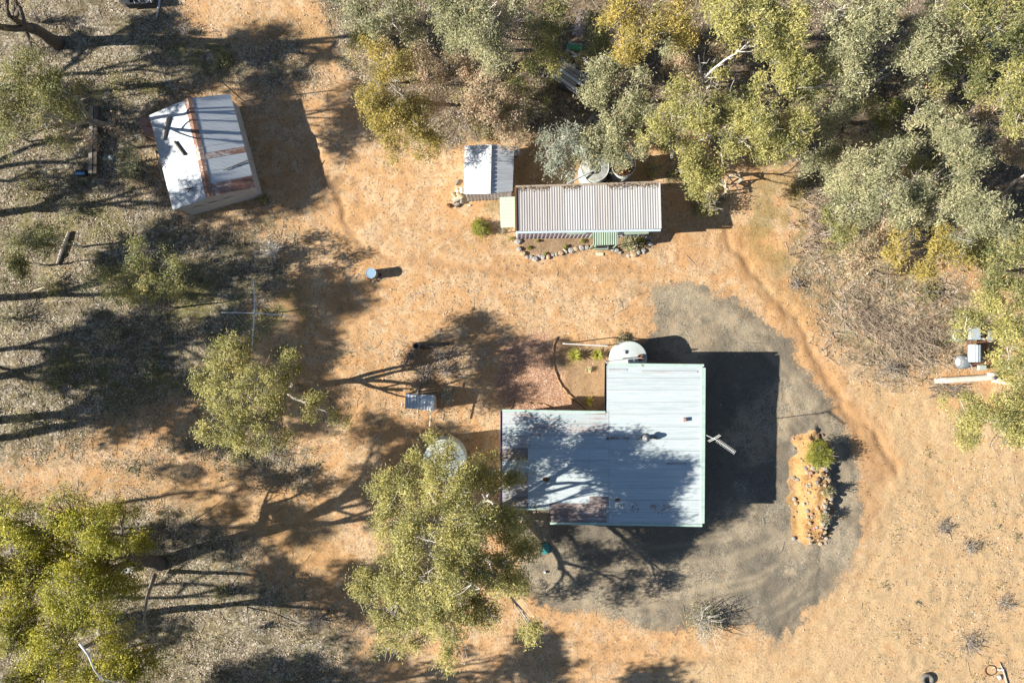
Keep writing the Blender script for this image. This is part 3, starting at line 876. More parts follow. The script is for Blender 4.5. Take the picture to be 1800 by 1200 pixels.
MB().bar(nw + Vector((0, .05, .0)), ne + Vector((0, .05, .0)), .13, .09).build('gutter', worn('gutter_littered', (.36, .30, .23), (.16, .11, .08), .9, scale=14, amt=.8), cab)
zf = 2.5
w_nw, w_ne, w_se, w_sw = [Vector((p.x, p.y, 0)) for p in (nw + Vector((.15, -.1, 0)), ne + Vector((-.35, -.1, 0)), se + Vector((-.40, .0, 0)), sw + Vector((.05, .0, 0)))]
rib_wall(w_sw, w_se, -.1, 2.66, 2.66, .24, .06, 'wall', WALL_LILAC, cab)
rib_wall(w_se, w_ne, -.1, 2.5, 2.28, .21, .035, 'wall', WALL_LILAC, cab)
rib_wall(w_ne, w_nw, -.1, 2.28, 2.28, .21, .035, 'wall', WALL_LILAC, cab)
rib_wall(w_nw, w_sw, -.1, 2.28, 2.5, .21, .035, 'wall', WALL_LILAC, cab)
for u in (.84,):
    window(cab, w_sw + Vector((0, -.04, 0)), w_se + Vector((0, -.04, 0)), u, 1.2, 1.5, .8)
for x0, x1 in ((996, 1030), (1098, 1140)):
    MB().bar(G(x0, 406.5, 2.2) + Vector((0, -.06, 0)), G(x1, 404.5, 2.2) + Vector((0, -.06, 0)), .30, .03).build('window_hood', AWN_G, cab)
door(cab, w_sw + Vector((0, -.04, 0)), w_se + Vector((0, -.04, 0)), .62, mat=AWN_P)
# side and front awnings
aw = MB()
a, b, c_, d_ = G(905, 346, 2.3), G(905, 399, 2.3), G(881, 400, 2.1), G(879, 347, 2.1)
sheet_rows(cab, a, b, c_, d_, 3, .2, .02, AWN_P, 'awning_sheet', samples=10, rib=True)
MB().bar(d_ - Vector((0, 0, .05)), c_ - Vector((0, 0, .05)), .05, .08).build('awning_beam', WHITE, cab)
for p in (c_, d_):
    MB().bar(Vector((p.x + .06, p.y, -.1)), Vector((p.x + .06, p.y, 2.0)), .06, .06).build('awning_post', WHITE, cab)
a, b, c_, d_ = G(1043, 402, 2.3), G(1086, 402, 2.3), G(1086, 430, 1.95), G(1043, 431, 1.95)
sheet_rows(cab, a, b, c_, d_, 3, .13, .03, AWN_G, 'porch_sheet', samples=6)
for p in (c_, d_):
    MB().bar(Vector((p.x, p.y + .05, -.1)), Vector((p.x, p.y + .05, 1.9)), .06, .06).build('porch_post', AWN_G, cab)
sp = MB(); q0, q1 = G(1044, 432, 0), G(1068, 438, 0)
sp.box(((q0.x + q1.x) / 2, (q0.y + q1.y) / 2, .17), (.84, .34, .34)).build('step', AWN_G, cab)
MB().box(((q0.x + q1.x) / 2, (q0.y + q1.y) / 2, .35), (.66, .2, .02)).build('step_mat', RUBBER, cab)

# --- small white shed --------------------------------------------------
sh = thing('garden_shed', G(859, 320), 'small bright white ribbed metal shed with a central ridge beside the cabin', 'shed')
h0, h1 = 2.05, 2.45
rN, rS = G(861, 254, h1), G(859, 341, h1)
wN, wS, eN, eS = G(817, 257, h0), G(815, 341, h0), G(904, 258, h0), G(901, 336, h0)
sheet_rows(sh, rN, rS, wS, wN, 4, .25, .03, WHITE_ROOF, samples=12, rib=True)
sheet_rows(sh, rN, rS, eS, eN, 4, .25, .03, WHITE_ROOF, samples=12, rib=True)
MB().bar(rN + Vector((0, 0, .05)), rS + Vector((0, 0, .05)), .22, .03).build('ridge_cap', WHITE, sh)
i_ = Vector((.12, 0, 0))
rib_wall(wS + i_, eS - i_, -.1, h0 + .02, h0 + .02, .2, .04, 'wall', WALL_SHED, sh)
gb = MB(); gb.add([wS + i_ + Vector((0, .0, 0)), eS - i_, rS + Vector((0, .02, -.05))], [(0, 1, 2)]); gb.build('gable', WALL_SHED, sh)
rib_wall(eN - i_, wN + i_, -.1, h0, h0, .2, .04, 'wall', WALL_SHED, sh)
rib_wall(wN + i_, wS + i_, -.1, h0 - .03, h0 - .03, .2, .04, 'wall', WALL_SHED, sh)
rib_wall(eS - i_, eN - i_, -.1, h0 - .03, h0 - .03, .2, .04, 'wall', WALL_SHED, sh)
# pale round tub by its north-east corner
tb = G(908, 262, .9); tb.z = 0
t_ = thing('rain_barrel', tb, 'small pale barrel standing at the back corner of the white shed', 'barrel')
MB().lathe(tb, [(.20, 0), (.24, .3), (.24, .6), (.2, .9), (.18, .9), (.0, .9)], 20).build('barrel_body', PVC, t_, True)
MB().lathe(tb + Vector((0, 0, .9)), [(.19, 0), (.19, .03), (0, .05)], 20).build('lid', STEEL, t_, True)

# --- large gable shed top left ------------------------------------------
bs = thing('gable_shed', G(370, 280), 'weathered gable shed with white sheets and rusty brown ridge strip', 'shed')
e0, e1 = 1.95, 2.75
rN, rS = G(330, 173, e1), G(368, 346, e1)
wN, wS = G(262, 203, e0), G(304, 370, e0)
eN, eS = G(405, 165, e0), G(449, 329, e0)
sheet_rows(bs, rN, rS, wS, wN, 8, .0765, .018, [SHED_A], samples=4)
sheet_rows(bs, rN, rS, eS, eN, 8, .0765, .018, [SHED_A] * 7 + [SHED_R], samples=4)
dv = (rS - rN)
o_ = sheet_rows(bs, rN.lerp(rS, .565) + Vector((0, 0, .02)), rN.lerp(rS, .625) + Vector((0, 0, .02)), eN.lerp(eS, .625) + Vector((0, 0, .02)), eN.lerp(eS, .565) + Vector((0, 0, .02)), 1, .0765, .018, SHED_R, samples=6)
rd = (rS - rN).normalized(); sd_ = Vector((-rd.y, rd.x, 0))
for k in range(8):
    p, q = rN.lerp(rS, k / 8), rN.lerp(rS, (k + 1) / 8 - .003)
    o = MB()
    for s_ in (-1, 1):
        u_ = (eN - rN if s_ > 0 else wN - rN).normalized() * .24
        up = Vector((0, 0, .035))
        o.add([p + up, q + up, q + u_ + up, p + u_ + up], [(0, 1, 2, 3)])
    o.build('ridge_cap', SHED_RIDGE, bs)
ii = .06
cw_ = [wN.lerp(eN, ii), eN.lerp(wN, ii), eS.lerp(wS, ii), wS.lerp(eS, ii)]
flat_wall(cw_[3], cw_[2], -.2, e0, e0, WALL_G, bs)
flat_wall(cw_[2], cw_[1], -.2, e0 - .02, e0 - .02, WALL_G, bs)
flat_wall(cw_[1], cw_[0], -.2, e0, e0, WALL_G, bs)
flat_wall(cw_[0], cw_[3], -.2, e0 - .02, e0 - .02, WALL_G, bs)
for a, b, r_ in ((cw_[3], cw_[2], rS), (cw_[1], cw_[0], rN)):
    g_ = MB(); ce = (a + b) / 2
    g_.add([a, b, Vector((ce.x, ce.y, e1 - .06))], [(0, 1, 2)]); g_.build('gable', WALL_G, bs)
for k in range(4):
    p = cw_[3].lerp(cw_[2], .16 + .22 * k)
    if k < 3: MB().bar(p + Vector((0, 0, -e0 + 1.35)) + Vector((-.02, -.05, 0)), cw_[3].lerp(cw_[2], .28 + .22 * k) + Vector((-.02, -.05, -e0 + 1.35)), .02, .35).build('wall_panel', WALL_C, bs)
# debris lying on the roof
def roofpt(u, v, side, dz=0):
    a, b = (wN, wS) if side < 0 else (eN, eS)
    return rN.lerp(rS, v).lerp(a.lerp(b, v), u) + Vector((0, 0, dz))
db = MB(); db.tube([roofpt(.78, .30, -1, .09), roofpt(.52, .10, -1, .12)], [.07, .11], 6)
tag(db.build('fallen_branch', BARK_MID), 'split grey branch lying near the top left corner of the gable shed roof', 'branch')
db = MB(); db.tube([roofpt(.52, .36, -1, .09), roofpt(.36, .52, -1, .09)], [.09, .09], 6)
tag(db.build('fallen_branch', BARK_DARK), 'short dark log lying in the middle of the gable shed roof', 'branch')
db = MB()
for k in range(9):
    c_ = roofpt(.40, .86, -1, .08)
    db.tube([c_, c_ + Vector((random.uniform(-.35, .35), random.uniform(-.3, .3), random.uniform(.05, .3)))], [.03, .012], 4)
tag(db.build('twig_heap', BARK_DARK), 'small tangle of dark twigs at the lower end of the gable shed roof', 'twigs')
db = MB(); db.tube([roofpt(.42, .77, 1, .05), roofpt(.8, .735, 1, .06), roofpt(1.1, .71, 1, .10)], [.02, .035, .03], 5)
tag(db.build('fallen_branch', BARK_DARK), 'thin dark stick poking over the east eave of the gable shed', 'branch')
pl = G(402, 158, 3.2); pb = Vector((eN.x + .02, eN.y + .25, 0))
po = thing('pole', pb, 'thin steel pole standing at the north east corner of the gable shed', 'pole')
MB().tube([pb, pb + Vector((-.02, .0, 3.1))], .03, 8).build('shaft', DARK, po)
for i, (x, y) in enumerate(((257, 214), (261, 228), (264, 236))):
    p = GG(x + 12, y + 8)
    tag(MB().box(p + Vector((0, 0, .5)), (.5, (.42, .32, .18)[i], 1.0), rz=-.22).build('crate', BRICK),
        ('pink brown crate against the west wall of the gable shed, northernmost of three', 'pink brown crate against the west shed wall, the middle one of three', 'narrow pink brown crate against the west shed wall, southernmost of three')[i], 'crate', 'crates against the gable shed')
# plank leaning on the west wall
lk = MB(); lk.tube([GG(272, 265, .0), G(287, 318, 1.2)], [.05, .04], 5); tag(lk.build('leaning_pole', WOOD_GREY), 'grey pole leaning against the west wall of the gable shed', 'pole')

# ------------------------------------------------------------------ yard objects
# drum with blue lid
p = G(652, 480, .8); p.z = gzf(656, 484)
dr = thing('steel_drum', p, 'rusty steel drum with a pale blue lid standing alone in the dirt', 'drum')
pf = [(.30, 0), (.30, .26), (.315, .28), (.30, .30), (.30, .54), (.315, .56), (.30, .58), (.30, .82), (.315, .84)]
MB().lathe(p, pf, 24).build('drum_body', worn('drum_paint', (.30, .27, .22), (.16, .11, .07), .7), dr, True)
MB().lathe(p + Vector((0, 0, .84)), [(.315, 0), (.315, .02), (.28, .02), (.27, .005), (0, .005)], 24).build('lid', BLUE, dr)
for i in range(7):
    a = -2.6 + i * .5
    q = p + Vector((math.cos(a) * .42, math.sin(a) * .42, .05))
    MB().rock(q, .1, seed=i).build('base_stone', random.choice((STONE, DARK, RUST)), dr)

# clothes hoist
HOIST = worn('hoist_steel', (.70, .72, .74), (.5, .52, .54), .45, 0, scale=6, amt=.4)
b0 = G(447, 550, 1.75); b0.z = gzf(466, 552)
ch = thing('clothes_hoist', b0, 'rotary clothes hoist with four steel arms and green lines', 'clothes line')
top = b0 + Vector((0, 0, 1.78))
MB().tube([b0 - Vector((0, 0, .1)), top + Vector((0, 0, .05))], .03, 10).build('post', STEEL, ch)
MB().lathe(top - Vector((0, 0, .1)), [(.06, 0), (.07, .05), (.07, .15), (.03, .2), (0, .2)], 12).build('hub', STEEL, ch, True)
tips = [G(389, 549, 1.95), G(508, 555, 1.95), G(446, 493, 1.95), G(443, 607, 1.95)]
for i, tp_ in enumerate(tips):
    MB().tube([top + Vector((0, 0, -.03)), tp_], .03, 6).build('arm', HOIST, ch)
    dd = (tp_ - top).normalized()
    MB().tube([top - Vector((0, 0, .45)), top.lerp(tp_, .62) + Vector((.03, .03, -.0))], .012, 5).build('brace', STEEL, ch)
order = [tips[0], tips[2], tips[1], tips[3]]
for q in (.98, .84, .70, .56, .42):
    ln = MB()
    for i in range(4):
        a, b = order[i], order[(i + 1) % 4]
        ln.tube([top.lerp(a, q), top.lerp(a, q).lerp(top.lerp(b, q), .5) - Vector((0, 0, .03)), top.lerp(b, q)], .0055, 4, False)
    ln.build('line', GREENMETAL if q in (.84, .98) else STEEL, ch)

# shelter / outdoor bench with tin top
bq = G(738, 706, 0); bq = GG(745, 702)
st = thing('tin_shelter', bq, 'small open shelter of old sheet metal on timber posts, littered with leaves', 'shelter')
c4 = [G(713, 691, 1.5), G(764, 695, 1.5), G(761, 722, 1.42), G(712, 717, 1.42)]
sheet_rows(st, c4[0], c4[1], c4[2], c4[3], 2, .2, .02, [SHED_A, roof_metal('shelter_sheet', (.58, .64, .66), .10, RX)], 'roof_sheet', samples=8, rib=True)
for p in (c4[0] + Vector((.08, -.08, 0)), c4[1] + Vector((-.08, -.08, 0)), c4[2] + Vector((-.08, .08, 0)), c4[3] + Vector((.08, .08, 0))):
    MB().bar(Vector((p.x, p.y, -.1)), Vector((p.x, p.y, 1.42)), .09, .09).build('post', WOOD_GREY, st)
a, b = c4[0], c4[2]
MB().box(((c4[1].x - .05), (c4[1].y + c4[2].y) / 2, .72), (.03, .85, 1.4)).build('end_panel', WALL_G, st)
MB().box(((a.x + b.x) / 2, c4[1].y - .06, .72), (1.62, .03, 1.38)).build('back_panel', WALL_G, st)
MB().box(((a.x + b.x) / 2 - .2, (c4[1].y + c4[2].y) / 2, .75), (1.2, .7, .05)).build('bench_top', WOOD_PALE, st)
MB().bar(G(757, 718, 1.46), G(755, 749, 1.35), .07, .05).build('rail', WOOD_PALE, st)
MB().bar(G(732, 698, 1.56), G(735, 684, 1.56), .07, .05).build('rail', WOOD_GREY, st)
MB().bar(GG(711, 728, .05), GG(728, 726, .05), .05, .04).build('ground_rail', WOOD_PALE, st)
# stump and stones north of the shelter
for i, (x, y, r_) in enumerate(((731, 678, .28), (744, 668, .22), (738, 675, .16))):
    tag(MB().rock(GG(x, y, .1), r_, (1.1, .9, .6), seed=i + 5).build('rock', STONE_W),
        ('largest pale orange rock just north of the tin shelter', 'pale cream rock north east of the larger orange one by the shelter', 'small orange rock between two larger ones by the shelter')[i], 'rock', 'rocks north of the tin shelter')
# hollow log on its end + charred log
p = GG(733, 608)
hl = thing('hollow_log', p, 'short hollow grey log standing on end by dark brush', 'log')
MB().lathe(p, [(.24, 0), (.22, .45), (.15, .46), (.13, .1), (0, .1)], 14).build('shell', BARK_MID, hl)
lg = MB(); lg.tube([GG(742, 610, .12), GG(765, 606, .16), GG(790, 604, .12)], [.16, .14, .10], 8)
tag(lg.build('charred_log', BARK_DARK, smooth=True), 'dark charred log lying behind the hollow stump in the dirt', 'log')

# rail frame between garden and drive
fa, fb = G(993, 604, 1.75), G(1067, 608, 1.75)
rf = thing('garden_rail', Vector((fa.x, fa.y, 0)), 'white top rail on two thin posts above the spiky garden plants', 'rail')
MB().bar(fa, fb, .06, .05).build('top_rail', WHITE, rf)
for p in (fa, fb):
    MB().bar(Vector((p.x, p.y, -.1)), Vector((p.x, p.y, 1.78)), .06, .06).build('post', WHITE, rf)

# curved timber garden edging: pieces laid end to end
def pieces(parent, pts, n, w, h, mat, name):
    pts = [GG(*p) for p in pts]
    acc = [0]
    for i in range(len(pts) - 1): acc.append(acc[-1] + (pts[i + 1] - pts[i]).length)
    def at_(s_):
        for i in range(len(pts) - 1):
            if s_ <= acc[i + 1] + 1e-6: return pts[i].lerp(pts[i + 1], (s_ - acc[i]) / (acc[i + 1] - acc[i]))
        return pts[-1]
    for i in range(n):
        a, b = at_(acc[-1] * i / n), at_(acc[-1] * (i + .96) / n)
        m = MB(); j = random.uniform(.85, 1.15)
        m.tube([a + Vector((0, 0, h * .4)), (a + b) / 2 + Vector((random.uniform(-.02, .02), random.uniform(-.02, .02), h * .45)), b + Vector((0, 0, h * .4))], [w * j, w * 1.1, w * j], 7)
        m.build(name, mat, parent, True)
ed = thing('garden_edging', GG(975, 640), 'long curved edging of reddish poles between red gravel and garden', 'edging')
pieces(ed, [(980, 592), (973, 604), (972, 630), (975, 650), (983, 672), (996, 690), (1006, 698), (1018, 706), (1032, 718), (1045, 735)], 11, .045, .12, WOOD_RED, 'pole')
ed = thing('garden_edging', GG(920, 712), 'short low pole edging along the north wall of the west wing', 'edging')
pieces(ed, [(893, 722), (900, 712), (915, 708), (950, 708), (968, 714), (985, 724)], 6, .035, .1, WOOD_RED, 'pole')

# stone border of the cabin bed
sb = thing('stone_border', GG(1000, 450), 'curving border of grey and tan stones round the cabin garden bed', 'stone border')
ring = [(911, 425, .20), (913, 438, .19), (920, 446, .20), (927, 452, .13), (934, 452, .13), (941, 455, .20), (949, 450, .13), (955, 452, .19), (964, 452, .18), (972, 448, .13), (978, 447, .13), (986, 445, .18),
        (995, 443, .13), (1004, 440, .18), (1012, 438, .18), (1022, 436, .17), (1032, 435, .16), (1040, 434, .11), (1072, 436, .14), (1077, 438, .16), (1084, 440, .18), (1090, 444, .12),
        (1105, 449, .14), (1114, 448, .2), (1122, 444, .17), (1131, 441, .18), (1136, 433, .14), (1142, 428, .2), (1139, 418, .17), (1145, 422, .13)]
for i, (x, y, r_) in enumerate(ring):
    MB().rock(GG(x, y, r_ * .3), r_, (random.uniform(.9, 1.25), random.uniform(.8, 1.05), .7), seed=i).build('stone', (STONE, STONE, STONE_W)[i % 3 if i % 5 else 0], sb)
pv = MB().box(GG(1054, 447, .03), (.44, .2, .08)); tag(pv.build('paving_stone', WOOD_PALE), 'small yellow paving stone before the green cabin porch', 'paving stone')
tag(MB().box(GG(824, 362, .03), (.22, .1, .08), rz=.2).build('brick', WOOD_PALE), 'single pale brick on the ground south of the white shed', 'brick')
tag(MB().tube([GG(990, 438, .06), GG(996, 443, .06)], .06, 6).build('yellow_block', WOOD_PALE), 'small yellow block among the border stones of the cabin bed', 'block')

# woodpile left of small shed
sp_ = [(803, 352, .16, .5, 0), (809, 346, .14, .45, 1), (806, 338, .13, .4, 0), (812, 354, .12, .35, 2), (799, 345, .13, .4, 1), (812, 337, .12, .4, 0), (804, 361, .11, .3, 2), (797, 357, .09, .5, 1)]
wp_l = ['fat split log at the heart of the woodpile by the white shed', 'split log on the east side of the woodpile by the white shed', 'pale round at the north end of the woodpile by the white shed', 'dark chunk against the shed wall in the woodpile', 'split log on the west side of the woodpile', 'round nearest the shed corner in the woodpile', 'southernmost dark grey chunk of the woodpile', 'thin white stick at the foot of the woodpile']
for i, (x, y, r_, ln, k) in enumerate(sp_):
    a = random.uniform(0, PI); c_ = GG(x, y, r_ + (.15 if i in (1, 5) else 0)); v_ = Vector((math.cos(a), math.sin(a), 0)) * ln / 2
    tag(MB().tube([c_ - v_, c_ + v_], [r_, r_ * .9], 8).build('firewood', (WOOD_PALE, STONE_W, BARK_MID)[k]), wp_l[i], 'firewood', 'woodpile by the white shed')
tag(MB().tube([GG(786, 360, .08), GG(792, 364, .08)], .09, 7).build('firewood', RUST), 'lone red brown chunk lying west of the woodpile', 'firewood')
tag(MB().tube([GG(801, 326, .08), GG(806, 318, .08)], .09, 7).build('firewood', BARK_MID), 'brown stick lying north of the woodpile against the shed', 'firewood')

# septic lid and caps south of the house
p = GG(958, 963)
sl = thing('tank_lid', p, 'round teal plastic lid set in the dark ground south of the house', 'lid')
MB().lathe(p, [(.33, -.02), (.33, .07), (.29, .09), (0, .10)], 28).build('cover', TEAL, sl)
MB().lathe(p, [(.36, -.03), (.36, .03), (.33, .03)], 28).build('rim', DARK, sl)
for y, lb in ((947, 'small pale blue cap north of the teal lid'), (1005, 'small white cap south of the teal lid')):
    q = GG(958, y)
    tag(MB().lathe(q, [(.075, 0), (.075, .12), (.05, .15), (0, .15)], 12).build('pipe_cap', WHITE), lb + ' in the gravel', 'cap')

# tanks behind the cabin
tcs = []
for i, (x, y, r_, hh, lb) in enumerate(((1046, 294, .84, 1.9, 'grey cement water tank with a hatch, nearer the shed, behind the cabin'),
                                        (1096, 289, .74, 1.8, 'grey cement water tank with a broken rusty top behind the cabin'))):
    c_ = G(x, y, hh); c_.z = 0
    tk = thing('water_tank', c_, lb, 'water tank', 'cement tanks behind the cabin')
    MB().lathe(c_, [(r_, 0), (r_, hh), (r_ - .05, hh), (r_ - .05, hh - .25)], 36).build('wall', TANK_G, tk, True)
    if i == 0:
        MB().lathe(c_, [(r_ - .04, hh - .01), (r_ * .5, hh + .07), (.05, hh + .08), (0, hh + .08)], 36).build('lid', worn('lid_stained', (.46, .47, .43), (.20, .19, .15), .8, scale=3, amt=.8), tk)
        hc = c_ + Vector((.0, -.12, hh + .075))
        MB().lathe(hc, [(.30, -.02), (.30, .03), (.26, .03), (.26, .012), (0, .012)], 20).build('hatch_rim', DARK, tk)
        MB().box(hc + Vector((.02, -.08, .035)), (.26, .2, .03), rz=.4).build('hatch_leaf', RUST, tk)
    else:
        MB().lathe(c_, [(r_ - .05, hh - .04), (0, hh - .08)], 36).build('lid', RUST, tk)
        MB().add([c_ + Vector((x_, y_, hh + .03)) for x_, y_ in ((-.5, -.1), (.6, .1), (.45, .55), (-.1, .68), (-.5, .4))], [(0, 1, 2, 3, 4)]).build('cover_sheet', TANK_G, tk)
        for k in range(3):
            MB().bar(c_ + Vector((-.45, -.5 + .16 * k, hh)), c_ + Vector((.55, -.35 + .14 * k, hh)), .07, .03).build('top_board', RUST, tk)
    tcs.append(c_)
pp = thing('downpipe', G(1000, 322, 2.3), 'long pale pipe slanting from the cabin gutter to the tank hatch', 'pipe')
MB().tube([G(997, 323, 2.28), Vector((tcs[0].x + .03, tcs[0].y - .16, 2.06))], .055, 8).build('pipe', PVC, pp)
for i, (x0, y0, x1, y1) in enumerate(((1046, 320, 1066, 316), (1096, 319, 1112, 317))):
    tag(MB().bar(G(x0, y0, .5), G(x1, y1, .5), .12, .5).build('sleeper', WOOD_GREY), ('pale sleeper on edge between the first tank and the cabin', 'pale sleeper on edge beside the rusty topped tank')[i], 'sleeper', 'sleepers behind the cabin')

# old farm machine under the right hand trees
fm0 = GG(1705, 615)
fm = thing('farm_machine', fm0, 'derelict farm machine with ribbed grey drum and pale rimmed wheels', 'machine')
def wheel(px, py, h, r_, w_):
    c_ = G(px, py, h); c_.z = gzf(px, py) + h
    wh = MB(); prof = []
    n = 26; vs = []; fs = []
    ps = [(r_ * .56, -w_ / 2), (r_ * .9, -w_ / 2), (r_, -w_ * .32), (r_, w_ * .32), (r_ * .9, w_ / 2), (r_ * .56, w_ / 2)]
    for k in range(n):
        a = 2 * PI * k / n
        for rr_, x_ in ps: vs.append(c_ + Vector((x_, math.cos(a) * rr_, math.sin(a) * rr_)))
    m_ = len(ps)
    for k in range(n):
        for j in range(m_):
            a = k * m_ + j; b = k * m_ + (j + 1) % m_; a2 = ((k + 1) % n) * m_ + j; b2 = ((k + 1) % n) * m_ + (j + 1) % m_
            fs.append((a, b, b2, a2))
    o = MB().add(vs, fs).build('wheel', TYREGREY, fm, True)
    rm = MB(); vs = []; fs = []
    for k in range(n):
        a = 2 * PI * k / n
        for rr_, x_ in ((r_ * .575, -w_ * .5), (r_ * .50, -w_ * .5), (r_ * .42, -w_ * .30), (r_ * .12, -w_ * .25)):
            vs.append(c_ + Vector((x_, math.cos(a) * rr_, math.sin(a) * rr_)))
    for k in range(n):
        for j in range(3):
            fs.append((k * 4 + j, k * 4 + j + 1, ((k + 1) % n) * 4 + j + 1, ((k + 1) % n) * 4 + j))
    rm.add(vs, fs); q = rm.build('rim', WHITE, o, True); q.matrix_parent_inverse = Matrix()
wheel(1692, 636, .42, .42, .55); wheel(1686, 590, .42, .42, .5); wheel(1738, 590, .42, .42, .5)
ca, cb = G(1713, 606, .95), G(1713, 636, .95)
dv = (cb - ca); vs = []; fs = []; n = 48
for k in range(n):
    a = 2 * PI * k / n; rr_ = .32 + (.02 if k % 4 < 2 else 0)
    for q in (0, 1):
        vs.append(ca + dv * q + Vector((math.cos(a) * rr_, 0, math.sin(a) * rr_)))
for k in range(n): fs.append((2 * k, 2 * k + 1, (2 * k + 3) % (2 * n), (2 * k + 2) % (2 * n)))
fs.append(tuple(range(0, 2 * n, 2))); fs.append(tuple(range(1, 2 * n, 2)))
MB().add(vs, fs).build('ribbed_drum', worn('drum_grey_blue', (.38, .44, .48), (.22, .26, .28), .55, scale=5), fm)
for a, b, w_ in ((G(1704, 640, .7), G(1742, 638, .7), .1), (G(1704, 602, .6), G(1744, 600, .6), .08), (G(1700, 585, .6), G(1702, 640, .6), .07), (G(1732, 585, .6), G(1734, 640, .6), .07), (G(1690, 577, .75), G(1726, 578, .75), .08)):
    MB().bar(a, b, w_, .08).build('frame_bar', RUST, fm)
for x0, y0, x1, y1 in ((1698, 628, 1704, 648), (1706, 640, 1712, 652)):
    MB().bar(G(x0, y0, .8), G(x1, y1, .5), .05, .05).build('lever', STEEL, fm)
MB().box(G(1725, 646, .55), (.4, .3, .3)).build('toolbox', worn('faded_green', (.36, .42, .34), (.24, .28, .22)), fm)
MB().box(G(1712, 586, .85), (.55, .75, .35)).build('engine_cover', worn('faded_blue', (.36, .42, .46), (.2, .2, .2)), fm)
# white fallen trunk
lg = MB(); P = [(1640, 669), (1662, 668), (1690, 666), (1712, 665), (1735, 662), (1745, 664)]
lg.tube([GG(x, y, .18) for x, y in P], [.15, .19, .2, .19, .22, .2], 10)
lg.tube([GG(1732, 660, .22), GG(1748, 656, .3)], [.18, .1], 8)
lg.tube([GG(1742, 666, .18), GG(1765, 672, .16), GG(1795, 674, .14), GG(1830, 680, .14)], [.17, .13, .12, .1], 8)
tag(lg.build('fallen_log', worn('bleached_trunk', (.66, .60, .50), (.42, .35, .27), .85, scale=4), smooth=True), 'thick bleached white tree trunk lying below the derelict machine', 'log')
brush = MB()
for i in range(70):
    c_ = GG(random.uniform(1638, 1700), random.uniform(674, 698), random.uniform(.02, .25)); a = random.gauss(0, .35)
    v_ = Vector((math.cos(a), math.sin(a), random.uniform(-.05, .05))) * random.uniform(.2, .6)
    brush.tube([c_ - v_, c_ + v_], [.018, .008], 4, False)
tag(brush.build('brush_heap', BARK_MID), 'heap of grey sticks raked below the bleached fallen trunk', 'brush')

# timber trestle east of the cabin
tr = thing('timber_trestle', GG(1282, 322), 'pale timber trestle frame casting a lattice shadow on orange dirt', 'trestle')
def sawbar(a, b, h_, m=WOOD_PALE, w_=.1):
    MB().bar(G(a[0], a[1], h_), G(b[0], b[1], h_), w_, .06).build('beam', m, tr)
sawbar((1259, 321), (1283, 331), .9); sawbar((1264, 318), (1280, 324), .86, WOOD_GREY, .08); sawbar((1284, 306), (1307, 315), .9); sawbar((1274, 316), (1276, 339), 1.0, WOOD_PALE, .07); sawbar((1299, 301), (1300, 311), .95, WOOD_GREY, .06)
for x, y in ((1261, 322), (1282, 331), (1286, 307), (1305, 314), (1276, 338), (1299, 303)):
    p = G(x, y, .88)
    MB().bar(Vector((p.x, p.y, -.05)), p, .08, .08).build('leg', WOOD_PALE, tr)
for a, b in (((1283, 331), (1307, 315)), ((1261, 322), (1286, 307))):
    MB().bar(G(a[0], a[1], .55), G(b[0], b[1], .55), .08, .05).build('cross_rail', WOOD_GREY, tr)

# old trailer and sheets in the trees
tl = thing('flat_trailer', GG(1003, 142), 'old flat trailer with pale weathered deck boards under the trees', 'trailer')
ua = Vector((math.cos(R(-35)), math.sin(R(-35)), 0)); ub = Vector((-ua.y, ua.x, 0)); tc_ = GG(1000, 140, .5)
for k in range(5):
    o = ub * (.22 * (k - 2)); L_ = 1.05
    MB().bar(tc_ + o - ua * L_ + Vector((0, 0, .01)), tc_ + o + ua * L_ * (1 if k != 1 else .6) + Vector((0, 0, .01)), .18, .04).build('deck_board', (WHITE, WOOD_GREY, WHITE, WOOD_GREY, WOOD_GREY)[k], tl)
for s_ in (-1, 1):
    MB().bar(tc_ + ub * s_ * .6 - ua * 1.12 - Vector((0, 0, .1)), tc_ + ub * s_ * .6 + ua * 1.0 - Vector((0, 0, .1)), .07, .12).build('side_rail', WHITE, tl)
    w_ = MB(); c_ = tc_ + ub * s_ * .72 - Vector((0, 0, .22))
    vs = [c_ + ub * (.09 * j) + (ua * math.cos(a) + Vector((0, 0, math.sin(a)))) * .28 for j in (-1, 1) for a in [2 * PI * k / 16 for k in range(16)]]
    fs = [(k, (k + 1) % 16, 16 + (k + 1) % 16, 16 + k) for k in range(16)] + [tuple(range(16)), tuple(range(31, 15, -1))]
    w_.add(vs, fs).build('wheel', RUBBER, tl)
MB().bar(tc_ - ua * 1.1 - Vector((0, 0, .1)), tc_ - ua * 1.9 - Vector((0, 0, .3)), .08, .08).build('drawbar', RUST, tl)
gs = thing('sheet_stack', GG(1010, 85), 'stack of bright green ribbed sheets under the trees', 'sheets')
a, b, c_, d_ = G(997, 77, .45), G(1024, 80, .45), G(1023, 90, .35), G(996, 86, .35)
sheet_rows(gs, a, b, c_, d_, 2, .12, .03, GREENMETAL, 'sheet', samples=6)
MB().box(GG(1010, 84, .2), (.85, .28, .3), rz=-.08).build('support', WOOD_GREY, gs)
for i, (x0, y0, x1, y1, lb) in enumerate(((996, 88, 1012, 98, 'short white plank touching the green sheets'), (1007, 101, 1028, 93, 'white plank crossing between the green sheets and the trailer'),
                                          (1024, 103, 1043, 120, 'long white plank east of the flat trailer'))):
    tag(MB().bar(GG(x0, y0, .1), GG(x1, y1, .1), .14, .05).build('plank', WHITE), lb, 'plank', 'white planks under the trees')
